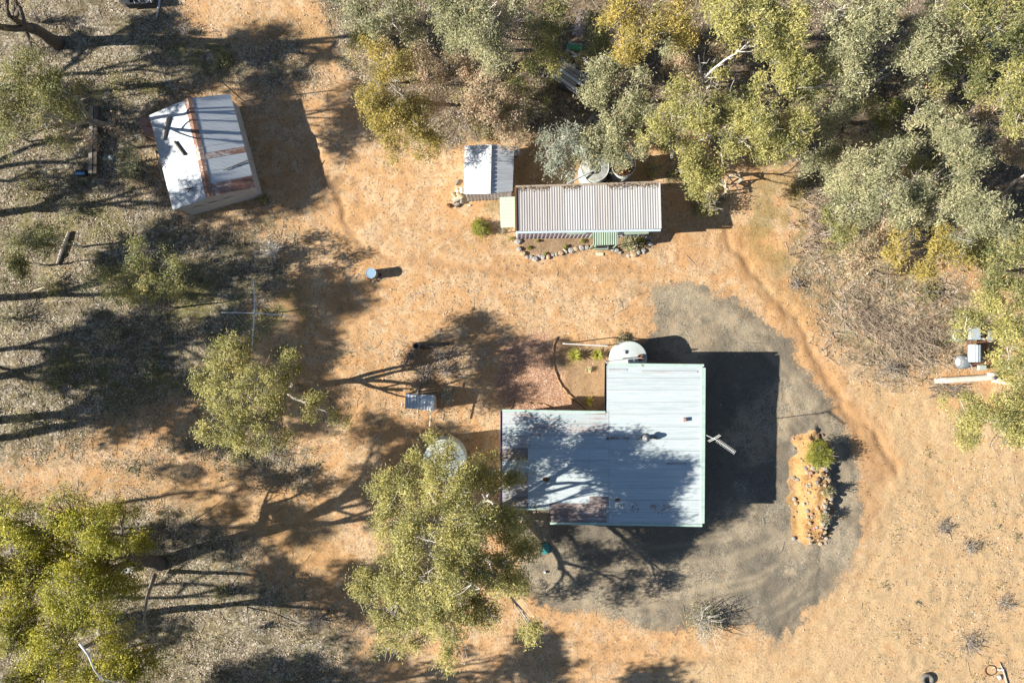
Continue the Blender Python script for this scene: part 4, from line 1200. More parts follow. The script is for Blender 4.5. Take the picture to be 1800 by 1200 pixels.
for i, (x0, y0, x1, y1, lb) in enumerate(((1017, 16, 1006, 62, 'grey ribbed iron sheet, western one of the leaning pair'), (1026, 20, 1014, 68, 'grey ribbed iron sheet, eastern one of the leaning pair'))):
    a, b = G(x0, y0, .4), G(x1, y1, .4)
    w_ = Vector((.26, .06, 0))
    it = thing('iron_sheet', Vector((a.x, a.y, 0)), lb, 'sheet', 'iron sheets north of the green stack')
    sheet_rows(it, a, a + w_, b + w_, b, 1, .0765, .02, ROOF_D, 'sheet', samples=6)

# dark trailer at the top edge
dt = thing('box_trailer', GG(240, 2), 'black tarpaulin covered box trailer at the top edge of the yard', 'trailer')
for nm, c_, sz, m in (('tray', G(246, -2, .6), (1.7, .75, .5), DARK), ('end_board', G(219, -2, .8), (.5, .45, .9), WALL_G)):
    MB().box((c_.x, c_.y, c_.z * .8), sz, rz=.08).build(nm, m, dt)
for k, (x0, y0, x1, y1) in enumerate(((233, -4, 237, 6), (240, -4, 246, 4), (256, 5, 262, 1), (263, -4, 266, 5))):
    MB().bar(G(x0, y0, .86), G(x1, y1, .86), .03, .02).build('strap', PVC, dt)
tag(MB().tube([GG(283, -20, .08), GG(281, 12, .08), GG(277, 32, .06)], [.09, .07, .03], 7).build('bleached_branch', WHITE), 'long bleached branch lying by the black trailer', 'branch')
tag(MB().tube([GG(269, -12, .1), GG(274, 2, .1), GG(277, 14, .05)], [.06, .05, .02], 7).build('bleached_branch', WHITE), 'shorter bent bleached branch between trailer and long branch', 'branch')

# logs, rails and oddments on the left
tag(MB().tube([GG(124, 408, .12), GG(113, 436, .13), GG(101, 466, .1)], [.09, .12, .08], 8).build('fallen_log', WOOD_GREY), 'pale grey log lying in the litter below a long shadow', 'log')
tag(MB().bar(GG(60, 511, .04), GG(80, 505, .04), .08, .05).build('board', WOOD_PALE), 'short pale board in the litter at the left edge', 'board')
for i, (x, lb) in enumerate(((167, 'western one of two long charred beams lying side by side'), (175, 'eastern one of two long charred beams lying side by side'))):
    tag(MB().bar(GG(x + 2, 190, .35), GG(x, 308, .35), .22, .3).build('charred_beam', (BARK_MID, BARK_DARK)[i]), lb, 'beam', 'charred beams')
bt = thing('blue_bin', GG(148, 306), 'small blue and white bin at the foot of the charred beams', 'bin')
MB().box(GG(148, 306, .2), (.5, .3, .4), taper=1.1).build('tub', DARK, bt); MB().box(GG(148, 308, .42), (.56, .16, .05)).build('lid', CLOTHBLUE, bt)
tag(MB().rock(GG(192, 278, .1), .35, (1.2, .7, .4), seed=9).build('tarp_bundle', worn('tarp_grey', (.25, .32, .35), (.1, .12, .13))), 'crumpled grey blue tarp bundle east of the charred beams', 'tarp')
for x, y, w_, lb in ((221, 993, .26, 'smaller grey white box beside the big leaning gum'), (233, 996, .36, 'larger bright white box beside the big leaning gum')):
    b_ = thing('storage_box', GG(x, y), lb, 'box', 'white boxes by the gum')
    MB().box(GG(x, y, .16), (w_, .5, .3), rz=-.12).build('body', WHITE, b_); MB().box(GG(x, y, .325), (w_ + .03, .53, .03), rz=-.12).build('lid', WHITE, b_)

# tyre and scrap bottom right
ty = thing('tyre', GG(1628, 1192), 'single worn black tyre lying flat in the dry grass', 'tyre')
MB().lathe(GG(1628, 1192, .02), [(.20, .03), (.22, 0), (.34, 0), (.38, .04), (.38, .17), (.34, .21), (.22, .21), (.20, .18), (.23, .16), (.30, .12), (.23, .05), (.20, .03)], 30).build('tread', worn('tyre_dusty', (.16, .15, .135), (.09, .085, .08), .9), ty, True)
hp = GG(1740, 1177); hoop = thing('metal_hoop', hp, 'thin half buried metal hoop among the scrap', 'hoop')
MB().tube([hp + Vector((math.cos(2 * PI * k / 20) * .36, math.sin(2 * PI * k / 20) * .3, .06)) for k in range(21)], .022, 5, False).build('ring', RUST, hoop)
tag(MB().box(GG(1757, 1175, .08), (.34, .1, .08)).build('scrap_block', WHITE), 'small white block beside the metal hoop', 'scrap')
tag(MB().box(GG(1754, 1188, .1), (.16, .2, .12), rz=.4).build('scrap_tin', WHITE), 'white tin below the small white block', 'scrap')
tag(MB().rock(GG(1757, 1192, .05), .1, seed=4).build('scrap_brick', BRICK), 'broken orange brick beside the white tin', 'brick')
tag(MB().tube([GG(1756, 1163, .06), GG(1763, 1180, .07), GG(1770, 1204, .07)], [.03, .06, .07], 6).build('fallen_branch', WOOD_GREY), 'grey branch lying beside the scrap at the bottom right', 'branch')

# mound stones
for i in range(170):
    x = random.uniform(1392, 1462); y = random.uniform(758, 955); r_ = random.choice((.04, .05, .06, .07, .09, .11, .14)); x += (1440 - x) * .4 * (random.random() < .5)
    if x > 1448 and y < 790: continue
    MB().rock(GG(x, y, r_ * .3), r_, seed=i + 50).build('stone', random.choice((STONE, STONE_W, STONE_W, BARK_MID, SOIL, STONE_W, BRICK)), ground)

for i in range(75):
    y = random.uniform(800, 956); x = random.gauss(1449, 5); r_ = random.choice((.05, .07, .09, .12, .15))
    MB().rock(GG(x, y, r_ * .3), r_, seed=i + 350).build('stone', random.choice((STONE, STONE_W, BARK_MID, SOIL)), ground)

# ------------------------------------------------------------------ garden plants
def rosette(label, px, py, r_, n, kind='green', h0=.15, cat='plant', name='spiky_plant', group=None):
    p = GG(px, py); root = thing(name, p, label, cat, group)
    MB().tube([p, p + Vector((0, 0, h0))], [.06, .04], 6).build('stem', BARK_MID, root)
    vs = []; fs = []; T = []
    for i in range(n):
        a = random.uniform(0, 2 * PI); el = random.uniform(.05, 1.2); L_ = r_ * random.uniform(.75, 1.1)
        dr_ = Vector((math.cos(a) * math.cos(el), math.sin(a) * math.cos(el), math.sin(el)))
        sd = Vector((-math.sin(a), math.cos(a), 0)); c0 = Vector((0, 0, h0))
        w_ = .028; o = len(vs)
        p1 = c0 + dr_ * L_ * .55; p2 = c0 + dr_ * L_ + Vector((0, 0, -.12 * L_))
        vs += [c0 - sd * w_, c0 + sd * w_, p1 + sd * w_ * .9, p1 - sd * w_ * .9, p2 + sd * .004, p2 - sd * .004]
        fs += [(o, o + 1, o + 2, o + 3), (o + 3, o + 2, o + 4, o + 5)]; q = random.uniform(.4, 1); T += [q, min(1, q + .1)]
    me = np_mesh('leaves', np.array([tuple(v) for v in vs]), np.array(fs))
    at = me.attributes.new('tint', 'FLOAT', 'FACE'); at.data.foreach_set('value', np.array(T, dtype=np.float32)); me.materials.append(LEAF[kind])
    o = bpy.data.objects.new('leaves', me); COL.objects.link(o); o.parent = root
rosette('large spiky green plant with long strap leaves, nearer the red gravel', 1009, 624, .62, 70, group='spiky plants in the house garden')
rosette('bushier spiky pale green plant east of the larger one', 1049, 624, .5, 80, group='spiky plants in the house garden')
rosette('small spiky plant south of the two larger ones', 1033, 650, .28, 34, 'grey')
rosette('yellowish leafy plant in the shade by the west wing', 1036, 704, .36, 50, 'lime')

def bush(label, px, py, rp, hgt, kind, n=1500, leaf=(.12, .035), name='shrub', twig=None, group=None, up=.4, spiky=False, stems=9):
    p = GG(px, py); r_ = rp * S * (1 - hgt * .6 / H)
    root = thing(name, p, label, 'shrub', group)
    mb = MB(); rr = random.Random(int(px + py))
    ends = []
    for i in range(stems):
        a = rr.uniform(0, 2 * PI); q = rr.uniform(.2, .9)
        e_ = Vector((math.cos(a) * r_ * q, math.sin(a) * r_ * q, hgt * rr.uniform(.6, 1)))
        pts = bend(Vector((0, 0, 0)), e_, 4, .08, rr)
        mb.tube(pts, [.03, .025, .02, .012, .006], 4, False); ends.append(pts)
        for k in range(4):
            s_ = pts[rr.choice((1, 2, 3))]; e2 = s_ + Vector((rr.uniform(-1, 1), rr.uniform(-1, 1), rr.uniform(.1, .8))) * r_ * .45
            mb.tube(bend(s_, e2, 2, .1, rr), [.012, .009, .004], 3, False)
    mb.build('stems', twig or BARK_MID, root).matrix_parent_inverse = Matrix()
    u = rng.normal(size=(n, 3)); u /= np.linalg.norm(u, axis=1)[:, None]; u[:, 2] = np.abs(u[:, 2])
    q = rng.uniform(.45, 1.0, n)[:, None]; irr = .5 + .75 * vnoise(u[:, 0] * 3.5 + px, u[:, 1] * 3.5 + py, 2)[:, None]
    P = u * q * irr * np.array([r_, r_, hgt]); P[:, 2] += .03
    T = np.clip(.35 + .45 * vnoise(P[:, 0] * 4, P[:, 1] * 4, 5) + rng.normal(size=n) * .17, 0, 1)
    leaf_mesh('foliage', P, leaf[0], leaf[1], LEAF[kind], up, T, -.8 if spiky else .2, root)
    return root
bush('rounded bright lime green shrub west of the cabin', 845, 402, 21, .9, 'green', 2600, (.12, .03), spiky=True)
bush('fine leaved bright green bush on top of the rocky mound', 1430, 797, 29, 1.25, 'green', 5200, (.17, .026), spiky=True, stems=16)
bush('grey green sprawling bush at the east end of the cabin bed', 1108, 428, 21, .7, 'grey', 1500, (.12, .045))
bush('small bright green plant beside the grey bush in the cabin bed', 1124, 425, 11, .5, 'green', 420, (.10, .035))
bush('silvery green shrub with pale branches behind the east wall of the cabin', 1237, 362, 29, 2.0, 'olive', 2000, (.14, .05), twig=BARK_PALE, stems=18)
for i, (x, y, r_, lb) in enumerate(((993, 434, 5, 'tiny bright green plant behind the border stones of the cabin bed'), (1024, 424, 6, 'small green plant west of the porch'), (930, 436, 4, 'tiny plant at the west end of the cabin bed'),
                                    (958, 447, 4, 'tiny plant touching the border stones near the middle'), (899, 420, 6, 'small green weed at the west corner of the cabin'), (945, 424, 3, 'tiny seedling close to the cabin wall'))):
    bush(lb, x, y, r_, .25, 'green', 150, (.08, .03), name='small_plant', group='seedlings at the cabin', stems=3)
bush('greyish twiggy shrub throwing a dark fan of shadow on the gravel', 1232, 1088, 46, 1.7, 'grey', 1300, (.13, .03), twig=BARK_PALE, stems=30)
bush('low grey shrub with a white branch west of the dirt track', 484, 440, 26, 1.0, 'dead', 600, (.12, .03), twig=WHITE, stems=14)
bush('bright green bush deep in the shaded bush', 1573, 190, 17, .9, 'green', 900, (.13, .05))
bush('small green shrub in the shade north of the gable shed', 395, 104, 20, .8, 'olive', 600, (.12, .05))
bush('small green shrub at the south corner of the gable shed', 464, 352, 12, .6, 'olive', 350, (.12, .05))
for i, (x, y, r_, h_, lb) in enumerate(((717, 628, 26, .8, 'grey scrub west of the charred log'), (775, 622, 26, .8, 'grey scrub around the charred log'), (745, 655, 22, .7, 'low grey scrub between log and shelter'),
                                        (785, 650, 20, .7, 'thin grey scrub south east of the charred log'), (872, 545, 8, .4, 'tiny dark tuft alone on the orange dirt'), (868, 700, 14, .6, 'low scrub'),
                                        (1440, 905, 13, .6, 'dark grassy tuft low on the rocky mound'), (1446, 860, 14, .7, 'dark spiky tuft midway along the rocky mound'))):
    if i in (4, 5): continue
    bush(lb, x, y, r_, h_, 'dead' if i < 6 else 'olive', 420, (.12, .03), group='scrub in the yard', twig=BARK_MID, stems=14)
bush('leafy silver bush on the east side of the tin shelter', 786, 698, 17, 1.2, 'blue', 420, (.12, .05))
bush('dark scrub east of the timber trestle', 1270, 348, 16, .5, 'olive', 200, (.1, .04), stems=16)
bush('low scrub at the north edge of the house garden', 1094, 594, 16, .35, 'olive', 380, (.1, .03), stems=16)

# dead brush thickets on the right
def thicket(label, px, py, rpx, rpy, n, hgt=1.4):
    p = GG(px, py); root = thing('dry_thicket', p, label, 'thicket', 'grey thickets east of the drive')
    mb = MB(); rr = random.Random(px)
    for i in range(n):
        a = rr.uniform(0, 2 * PI); q = math.sqrt(rr.random())
        q = abs(rr.gauss(0, .55))
        s_ = Vector((math.cos(a) * q * rpx * S, math.sin(a) * q * rpy * S, 0)); s_.z = gzf(px + s_.x / S, py - s_.y / S) - p.z
        for k in range(3):
            e_ = s_ + Vector((rr.uniform(-.7, .7), rr.uniform(-.7, .7), hgt * rr.uniform(.3, 1)))
            pts = bend(s_, e_, 3, .12, rr); mb.tube(pts, [.02, .015, .01, .005], 3, False)
            for j in range(3):
                f_ = pts[rr.choice((1, 2, 3))]
                mb.tube([f_, f_ + Vector((rr.uniform(-.4, .4), rr.uniform(-.4, .4), rr.uniform(0, .35)))], [.009, .004], 3, False)
    mb.build('twigs', worn('twig_grey', (.38, .30, .22), (.22, .165, .12), .9), root).matrix_parent_inverse = Matrix()
thicket('grey leafless thicket at the edge of the orange clearing, northern one', 1435, 390, 50, 60, 120)
thicket('grey leafless thicket nearest the derelict machine', 1610, 600, 90, 80, 150, .7)
thicket('thin grey thicket east of the wash, in the middle', 1520, 560, 90, 90, 90, .5)
thicket('small grey thicket at the right edge above the machine', 1775, 480, 30, 30, 110, 1.6)

# ------------------------------------------------------------------ trees
# clearing trees
tree('large spreading yellow green gum over the white tank, beside the house',
     [(760, 800, 42, 5.5), (700, 860, 48, 6.5), (790, 860, 52, 7.5), (850, 830, 40, 6), (900, 830, 26, 5), (680, 920, 40, 6.5), (740, 940, 60, 8.5), (820, 920, 58, 8.5), (890, 920, 42, 7),
      (920, 960, 30, 6), (650, 1030, 38, 5.5), (710, 1020, 55, 7.5), (790, 1010, 62, 8.5), (860, 1010, 56, 7.5), (910, 1020, 26, 6), (690, 1090, 42, 6), (770, 1080, 52, 7), (840, 1075, 45, 6),
      (680, 1140, 26, 5), (800, 1135, 38, 5.5), (745, 1130, 28, 5), (930, 1105, 24, 4.5)],
     'yellow', base=(800, 905), dens=1.0, trunk=.30, bark=BARK_PALE, seed=1, clump=.42, gap=.33)
tree('rust tinged yellow green gum standing alone in the clearing with long trunk shadows',
     [(405, 620, 44, 6.5), (370, 660, 34, 6), (450, 640, 40, 6.5), (500, 640, 36, 6), (400, 700, 48, 7.5), (455, 690, 50, 8), (494, 705, 30, 6), (380, 750, 38, 6.5), (440, 760, 48, 7), (495, 750, 36, 6), (560, 722, 26, 3.4), (600, 735, 16, 3.0), (548, 700, 14, 3.2)],
     'yellow', base=(521, 682), dens=.72, trunk=.2, bark=BARK_MID, seed=2, clump=.40)
tree('tall lime yellow gum filling the bottom left corner, with forked dark trunk',
     [(125, 905, 46, 9.4), (30, 920, 46, 9.4), (185, 945, 46, 9.4), (95, 970, 40, 8.6), (60, 1020, 56, 9.4), (150, 1040, 62, 9.8), (215, 1015, 36, 8.6), (20, 1100, 60, 9.4), (105, 1110, 62, 9.4), (-30, 1000, 60, 9.4), (-20, 880, 40, 9.4), (215, 905, 30, 4), (250, 950, 24, 3.5), (170, 925, 30, 5.5), (180, 985, 40, 8.6)],
     'lime', base=(282, 990), dens=1.25, trunk=.36, bark=BARK_DARK, seed=3, clump=.42)
tree('second lime yellow gum at the bottom left, lower crown near the frame corner',
     [(225, 1130, 44, 7.6), (280, 1135, 36, 7), (190, 1170, 46, 8), (120, 1180, 52, 8), (60, 1190, 46, 8), (250, 1180, 38, 7), (150, 1240, 60, 8), (320, 1110, 22, 6), (30, 1250, 60, 8)],
     'lime', base=(180, 1090), dens=.8, trunk=.24, bark=BARK_MID, seed=4)
# left side
tree('olive gum with sprawling branches at the left edge west of the gable shed',
     [(40, 130, 44, 8), (95, 150, 34, 8), (20, 190, 42, 8), (75, 215, 40, 8.5), (30, 245, 34, 8), (125, 190, 30, 7.5), (150, 160, 22, 7), (105, 250, 24, 7)],
     'olive', base=(195, 222), dens=.7, trunk=.2, bark=BARK_MID, seed=5)
tree('tall gum whose dark forked trunk leans in at the top left corner',
     [(-120, -60, 80, 12), (-40, -90, 60, 12), (-180, 20, 60, 11), (15, -60, 44, 10.5), (60, 100, 22, 6.5), (-30, 40, 26, 8)],
     'olive', base=(102, 76), dens=.8, trunk=.34, bark=BARK_DARK, seed=6)
tree('small sparse gum east of the mossy clearing on the left', [(265, 440, 34, 4.5), (300, 465, 34, 4.5), (275, 500, 26, 4), (318, 505, 24, 4), (245, 470, 22, 4)], 'olive', base=(352, 494), dens=.55, trunk=.1, bark=BARK_DARK, seed=7)
for i, (bx, by, hh, rr_) in enumerate(((-150, 395, 12, 70), (-120, 540, 13, 72), (-160, 680, 12, 84), (-40, 745, 11, 60), (-220, 330, 12, 76), (-190, 800, 13, 76), (-130, 180, 11, 66), (-250, 650, 12, 70), (-150, 960, 12.5, 66), (-90, 1080, 12, 66))):
    k = 1 / (1 - hh / H); cx = 900 + (bx - 900) * k; cy = 600 + (by - 600) * k
    q = [(cx + random.uniform(-95, 60), cy + random.uniform(-100, 100), rr_ * random.uniform(.6, .95), hh + random.uniform(-3, 1)) for _ in range(9)]
    tree('tall gum beyond the left edge, shading the litter, ' + ('second from the north', 'level with the clothes hoist', 'level with the lone clearing gum', 'above the lower dirt track', 'near the long grey log', 'level with the white tank', 'level with the gable shed', 'farthest out', 'behind the tall lime gum', 'behind the second lime gum')[i],
         q, 'olive', base=(bx, by), dens=(.38, .42, .62, .62, .4, .62, .62, .5, .36, .5)[i], trunk=.26, bark=BARK_DARK, seed=20 + i, leaf=(.26, .1), clump=.55, twigs=.3, group='gums beyond the left edge')
for i, (bx, by, hh) in enumerate(((420, 1235, 10), (620, 1300, 9), (230, 1330, 12), (30, 1245, 11))):
    k = 1 / (1 - hh / H); cx = 900 + (bx - 900) * k; cy = 600 + (by - 600) * k
    q = [(cx + random.uniform(-75, 75), max(1290, cy + random.uniform(-60, 60)), 62 * random.uniform(.7, 1), hh + random.uniform(-2, 1)) for _ in range(8)]
    tree('gum beyond the bottom edge shading the track, ' + ('nearest the frame', 'easternmost', 'farthest south', 'at the left corner')[i], q, 'yellow', base=(bx, by), dens=.6, trunk=.22, bark=BARK_MID, seed=40 + i, leaf=(.26, .1), clump=.55, twigs=.3, group='gums beyond the bottom edge')

# top and right bush
BUSH = [
 ('golden ochre wattle on the edge of the orange track', 'ochre', [(655, 95, 30, 5), (695, 120, 36, 5.5), (640, 130, 24, 5), (665, 185, 42, 6), (705, 215, 44, 6), (745, 255, 34, 5), (700, 260, 28, 4.5), (730, 195, 30, 5)], (742, 178), 1.0, BARK_PALE),
 ('dry brown gum north of the white shed', 'brown', [(800, 120, 42, 4), (850, 160, 48, 4.5), (800, 200, 42, 4.5), (860, 215, 42, 4.5), (895, 235, 28, 4), (770, 160, 32, 4), (900, 190, 34, 4)], (850, 160), .55, BARK_MID),
 ('grey green gum at the top, west of centre', 'grey', [(790, 25, 44, 7), (845, 45, 46, 7.5), (900, 30, 42, 7), (870, 90, 36, 6.5), (820, 80, 34, 6)], (830, 85), .8, BARK_PALE),
 ('leafy grey gum at the top edge beside the orange track', 'grey', [(610, 15, 36, 6), (660, 30, 42, 6), (700, 15, 34, 6), (560, 0, 32, 6), (720, 60, 24, 5)], (690, 40), .7, BARK_PALE),
 ('thin olive gum over the iron sheets', 'olive', [(950, 70, 34, 5), (965, 20, 38, 6), (940, 120, 30, 4.5), (1040, 40, 24, 5)], (975, 90), .5, BARK_MID),
 ('ochre gum at the top edge east of the iron sheets', 'ochre', [(1085, 20, 40, 8), (1130, 55, 42, 8), (1180, 30, 40, 8), (1110, 90, 28, 7), (1160, -20, 44, 8), (1205, 65, 26, 7)], (1115, 95), .8, BARK_PALE),
 ('grey gum east of the flat trailer', 'grey', [(1060, 125, 34, 5), (1110, 150, 38, 5), (1080, 195, 36, 4.5), (1125, 195, 30, 4.5), (1050, 165, 28, 4.5)], (1105, 175), .8, BARK_MID),
 ('silver leaved gum spreading over the cement tanks', 'blue', [(965, 280, 26, 4.5), (990, 255, 30, 5), (1025, 275, 30, 5), (975, 245, 22, 4.5), (1010, 300, 16, 4)], (1042, 205), .75, BARK_MID),
 ('dull olive gum leaning over the two tank tops', 'grey', [(1045, 255, 34, 5), (1090, 250, 34, 5), (1030, 275, 20, 4.6), (1062, 268, 20, 4.6), (1106, 270, 20, 4.6), (1120, 265, 26, 5), (1075, 270, 24, 4.8), (1100, 288, 14, 4)], (1045, 210), .7, BARK_MID),
 ('yellow green gum with pale trunk above the tanks', 'yellow', [(1150, 235, 30, 6), (1185, 205, 34, 6.5), (1230, 190, 38, 7), (1200, 165, 30, 6.5), (1255, 215, 26, 6.5), (1250, 145, 24, 6.5)], (1180, 280), .9, BARK_PALE),
 ('broad golden green gum above the timber trestle', 'yellow', [(1290, 250, 38, 7), (1330, 225, 40, 7.5), (1365, 255, 30, 7), (1400, 225, 34, 7), (1340, 190, 26, 7), (1300, 210, 28, 7), (1325, 270, 26, 6.5)], (1270, 262), 1.0, BARK_PALE),
 ('yellow gum low branch tree between tank and trestle', 'yellow', [(1222, 295, 30, 5), (1250, 312, 24, 4.5), (1230, 330, 18, 4), (1210, 270, 24, 5)], (1195, 300), .9, BARK_MID),
 ('rounded khaki gum south of the bare white branches', 'yellow', [(1370, 105, 36, 8), (1405, 120, 28, 8), (1375, 140, 30, 7.5), (1345, 150, 22, 7)], (1370, 165), 1.0, BARK_PALE),
 ('large khaki gum at the top edge above the bare branches', 'yellow', [(1280, 25, 40, 9), (1330, 40, 44, 9), (1385, 40, 36, 9), (1300, 70, 28, 8), (1340, -20, 44, 9), (1250, -10, 30, 8)], (1330, 60), .9, BARK_PALE),
 ('reddish tipped grey gum at the top edge, right of centre', 'grey', [(1475, 15, 40, 9), (1530, 40, 40, 9), (1500, 70, 34, 8.5), (1570, 10, 36, 9), (1430, -10, 34, 9)], (1500, 75), .9, BARK_PALE),
 ('grey green gum in front of two pale fallen trunks', 'grey', [(1455, 100, 34, 7), (1490, 110, 34, 7.5), (1515, 135, 28, 7), (1480, 150, 24, 6.5)], (1480, 150), .9, BARK_PALE),
 ('blue grey gum in the upper right bush', 'grey', [(1620, 65, 38, 8), (1655, 95, 34, 8), (1600, 110, 28, 7.5), (1635, 30, 36, 8), (1680, 60, 28, 7.5)], (1590, 105), .8, BARK_PALE),
 ('brownish olive gum beside the blue grey gum', 'olive', [(1700, 100, 30, 7), (1660, 140, 24, 6), (1720, 130, 28, 6.5), (1700, 160, 22, 6)], (1690, 150), .7, BARK_MID),
 ('olive gum at the top right corner', 'olive', [(1700, 15, 38, 9), (1750, 40, 38, 9), (1790, 20, 40, 9), (1740, -20, 40, 9), (1795, 75, 30, 8)], (1720, 60), .8, BARK_PALE),
 ('khaki gum cut by the right edge below the corner', 'yellow', [(1780, 165, 34, 8), (1795, 215, 32, 8), (1775, 125, 24, 7.5), (1830, 190, 40, 8)], (1740, 195), .9, BARK_PALE),
 ('mid green gum with clear gaps in the shaded right bush', 'grey', [(1690, 255, 32, 6), (1715, 275, 24, 6), (1660, 235, 22, 5.5), (1700, 290, 22, 5.5)], (1670, 270), .8, BARK_MID),
 ('thin grey gum north of the bright green bush', 'grey', [(1610, 160, 22, 5.5), (1630, 200, 24, 5.5), (1600, 205, 18, 5)], (1610, 215), .6, BARK_MID),
 ('large sage green gum spreading over the middle of the right bush', 'grey', [(1515, 300, 38, 6), (1560, 275, 32, 6), (1560, 325, 44, 6.5), (1500, 350, 34, 5.5), (1605, 320, 36, 6), (1540, 375, 34, 5.5), (1590, 365, 28, 5.5), (1470, 330, 24, 5)], (1600, 350), .95, BARK_PALE),
 ('sage gum with pale bare limb at the right', 'grey', [(1690, 340, 34, 6), (1730, 370, 36, 6.5), (1700, 400, 32, 6), (1760, 410, 30, 6), (1650, 370, 26, 5.5)], (1740, 400), .85, BARK_PALE),
 ('ochre tinged low gum beside the clearing, right', 'ochre', [(1600, 405, 30, 4.5), (1650, 425, 32, 4.5), (1625, 460, 30, 4.5), (1570, 440, 24, 4), (1680, 465, 28, 4.5)], (1640, 440), .55, BARK_MID),
 ('olive gum at the right edge above the thin thicket', 'olive', [(1760, 455, 28, 5.5), (1790, 430, 34, 6), (1740, 490, 24, 5), (1790, 510, 26, 5)], (1770, 480), .75, BARK_MID),
 ('khaki gum drooping over the derelict machine', 'yellow', [(1700, 570, 32, 4.5), (1745, 555, 36, 5), (1790, 575, 40, 5), (1775, 630, 38, 5), (1690, 600, 18, 4), (1740, 525, 24, 4.5), (1780, 520, 28, 5)], (1765, 600), .85, BARK_PALE),
 ('khaki gum below the bleached trunk at the right edge', 'yellow', [(1690, 715, 34, 4.5), (1735, 735, 40, 5), (1780, 700, 34, 5), (1770, 770, 38, 4.8), (1700, 760, 28, 4), (1810, 740, 40, 5), (1745, 780, 24, 4)], (1750, 730), .8, BARK_PALE),
 ('greyish gum beside the bright green bush', 'grey', [(1440, 190, 22, 5), (1470, 205, 26, 5), (1450, 225, 18, 4.5)], (1465, 215), .6, BARK_MID),
 ('small sage gum south of the orange gap', 'grey', [(1430, 285, 20, 3), (1460, 300, 24, 3.2)], (1450, 300), .6, BARK_MID),
]
for i, (lb, kd, lobes, base, dn, bk) in enumerate(BUSH):
    tree(lb, lobes, kd, base=base, dens=dn, trunk=.13, bark=bk, seed=60 + i, group='gums in the bush')

# beyond the frame to the north and east, so that the bush does not stop at the edge
for i, (bx, by) in enumerate(((780, -120), (1060, -130), (1300, -140), (1540, -120), (1760, -110), (1960, 60), (1950, 300), (1960, 520))):
    q = [(900 + (bx - 900) * 1.15 + random.uniform(-70, 70), 600 + (by - 600) * 1.15 + random.uniform(-70, 70), 46, 7 + random.uniform(-1, 1)) for _ in range(4)]
    q = [(x, y if not (y > -60 and x < 1860) else -70, r_, h_) for x, y, r_, h_ in q]
    tree('gum in the bush beyond the frame, ' + ('north of the dry brown gum', 'north of the iron sheets', 'north of the khaki gums', 'north of the blue grey gum', 'north of the right corner', 'east of the right corner', 'east of the sage gum', 'east of the derelict machine')[i], q, ('olive', 'grey')[i % 2], base=(bx, by), dens=.4, trunk=.16, seed=100 + i, leaf=(.26, .1), clump=.55, twigs=.2, group='gums beyond the frame')

# bare and fallen wood in the bush
def deadwood(label, pts, r_, n_side, mat=BARK_PALE, name='dead_branch', spread=.5, seed=1):
    rr = random.Random(seed); P = [G(*p) for p in pts]
    root = thing(name, Vector((P[0].x, P[0].y, gzf(pts[0][0], pts[0][1]))), label, 'dead wood')
    mb = MB(); B = root.location.copy()
    mb.tube([p - B for p in P], [r_ * (1 - .7 * i / (len(P) - 1)) for i in range(len(P))], 7)
    mb.build('trunk', mat, root, True).matrix_parent_inverse = Matrix()
    sm = MB()
    for k in range(n_side):
        i = rr.randrange(1, len(P)); s_ = P[i - 1].lerp(P[i], rr.random())
        dirn = (P[-1] - P[0]).normalized()
        e_ = s_ + (dirn + Vector((rr.uniform(-1, 1), rr.uniform(-1, 1), rr.uniform(-.2, .5))) * spread).normalized() * rr.uniform(.5, 1.6)
        pts_ = bend(s_, e_, 3, .1, rr); sm.tube([p - B for p in pts_], [r_ * .4, r_ * .3, r_ * .2, r_ * .08], 4, False)
    if n_side: sm.build('branches', mat, root, True).matrix_parent_inverse = Matrix()
deadwood('bare silver branches rising from the gap below the khaki gum', [(1232, 145, 3), (1250, 125, 5), (1275, 105, 6), (1300, 90, 7), (1318, 72, 8)], .08, 16, WHITE, seed=2)
deadwood('bare forked white branch west of the silver branches', [(1232, 148, 2), (1231, 120, 4), (1228, 98, 5.5)], .07, 5, WHITE, seed=3)
deadwood('crooked grey branch hanging over the timber trestle', [(1268, 270, 5), (1272, 300, 4.2), (1290, 322, 3.5), (1298, 335, 3), (1308, 348, 2.5)], .05, 5, BARK_PALE, spread=.9, seed=4)
deadwood('pale twisted branch in the shadow gap of the bush', [(1395, 155, 5), (1450, 152, 4.5), (1480, 155, 4), (1515, 165, 3.5)], .05, 10, BARK_PALE, seed=5)
deadwood('pale fallen trunk, upper of the two crossing in the shaded bush', [(1528, 145, .3), (1555, 122, .3), (1575, 112, .3)], .14, 2, WOOD_GREY, 'fallen_log', seed=6)
deadwood('pale fallen trunk, lower of the two crossing in the shaded bush', [(1535, 146, .2), (1560, 132, .2), (1578, 114, .2)], .12, 0, WOOD_GREY, 'fallen_log', seed=7)
deadwood('thick pale trunk leaning through the top bush', [(1535, 62, 3), (1545, 48, 4.5), (1556, 32, 6)], .16, 0, BARK_PALE, 'leaning_dead_tree', seed=8)
deadwood('pale leaning trunk above the cement tanks', [(1195, 268, .5), (1220, 252, 2), (1250, 238, 4)], .15, 2, BARK_PALE, 'leaning_dead_tree', seed=9)
deadwood('grey log at the edge of the thicket, lower right bush', [(1445, 380, .2), (1460, 372, .3), (1490, 368, .3)], .12, 3, WOOD_GREY, 'fallen_log', seed=10)
deadwood('pale log lying east of the clearing below the sage gum', [(1555, 428, .2), (1580, 422, .2), (1600, 418, .2)], .13, 0, WOOD_GREY, 'fallen_log', seed=11)
deadwood('slanting pale trunk at the right edge', [(1765, 335, 1), (1785, 318, 3), (1805, 305, 5)], .12, 3, BARK_PALE, 'leaning_dead_tree', seed=12)
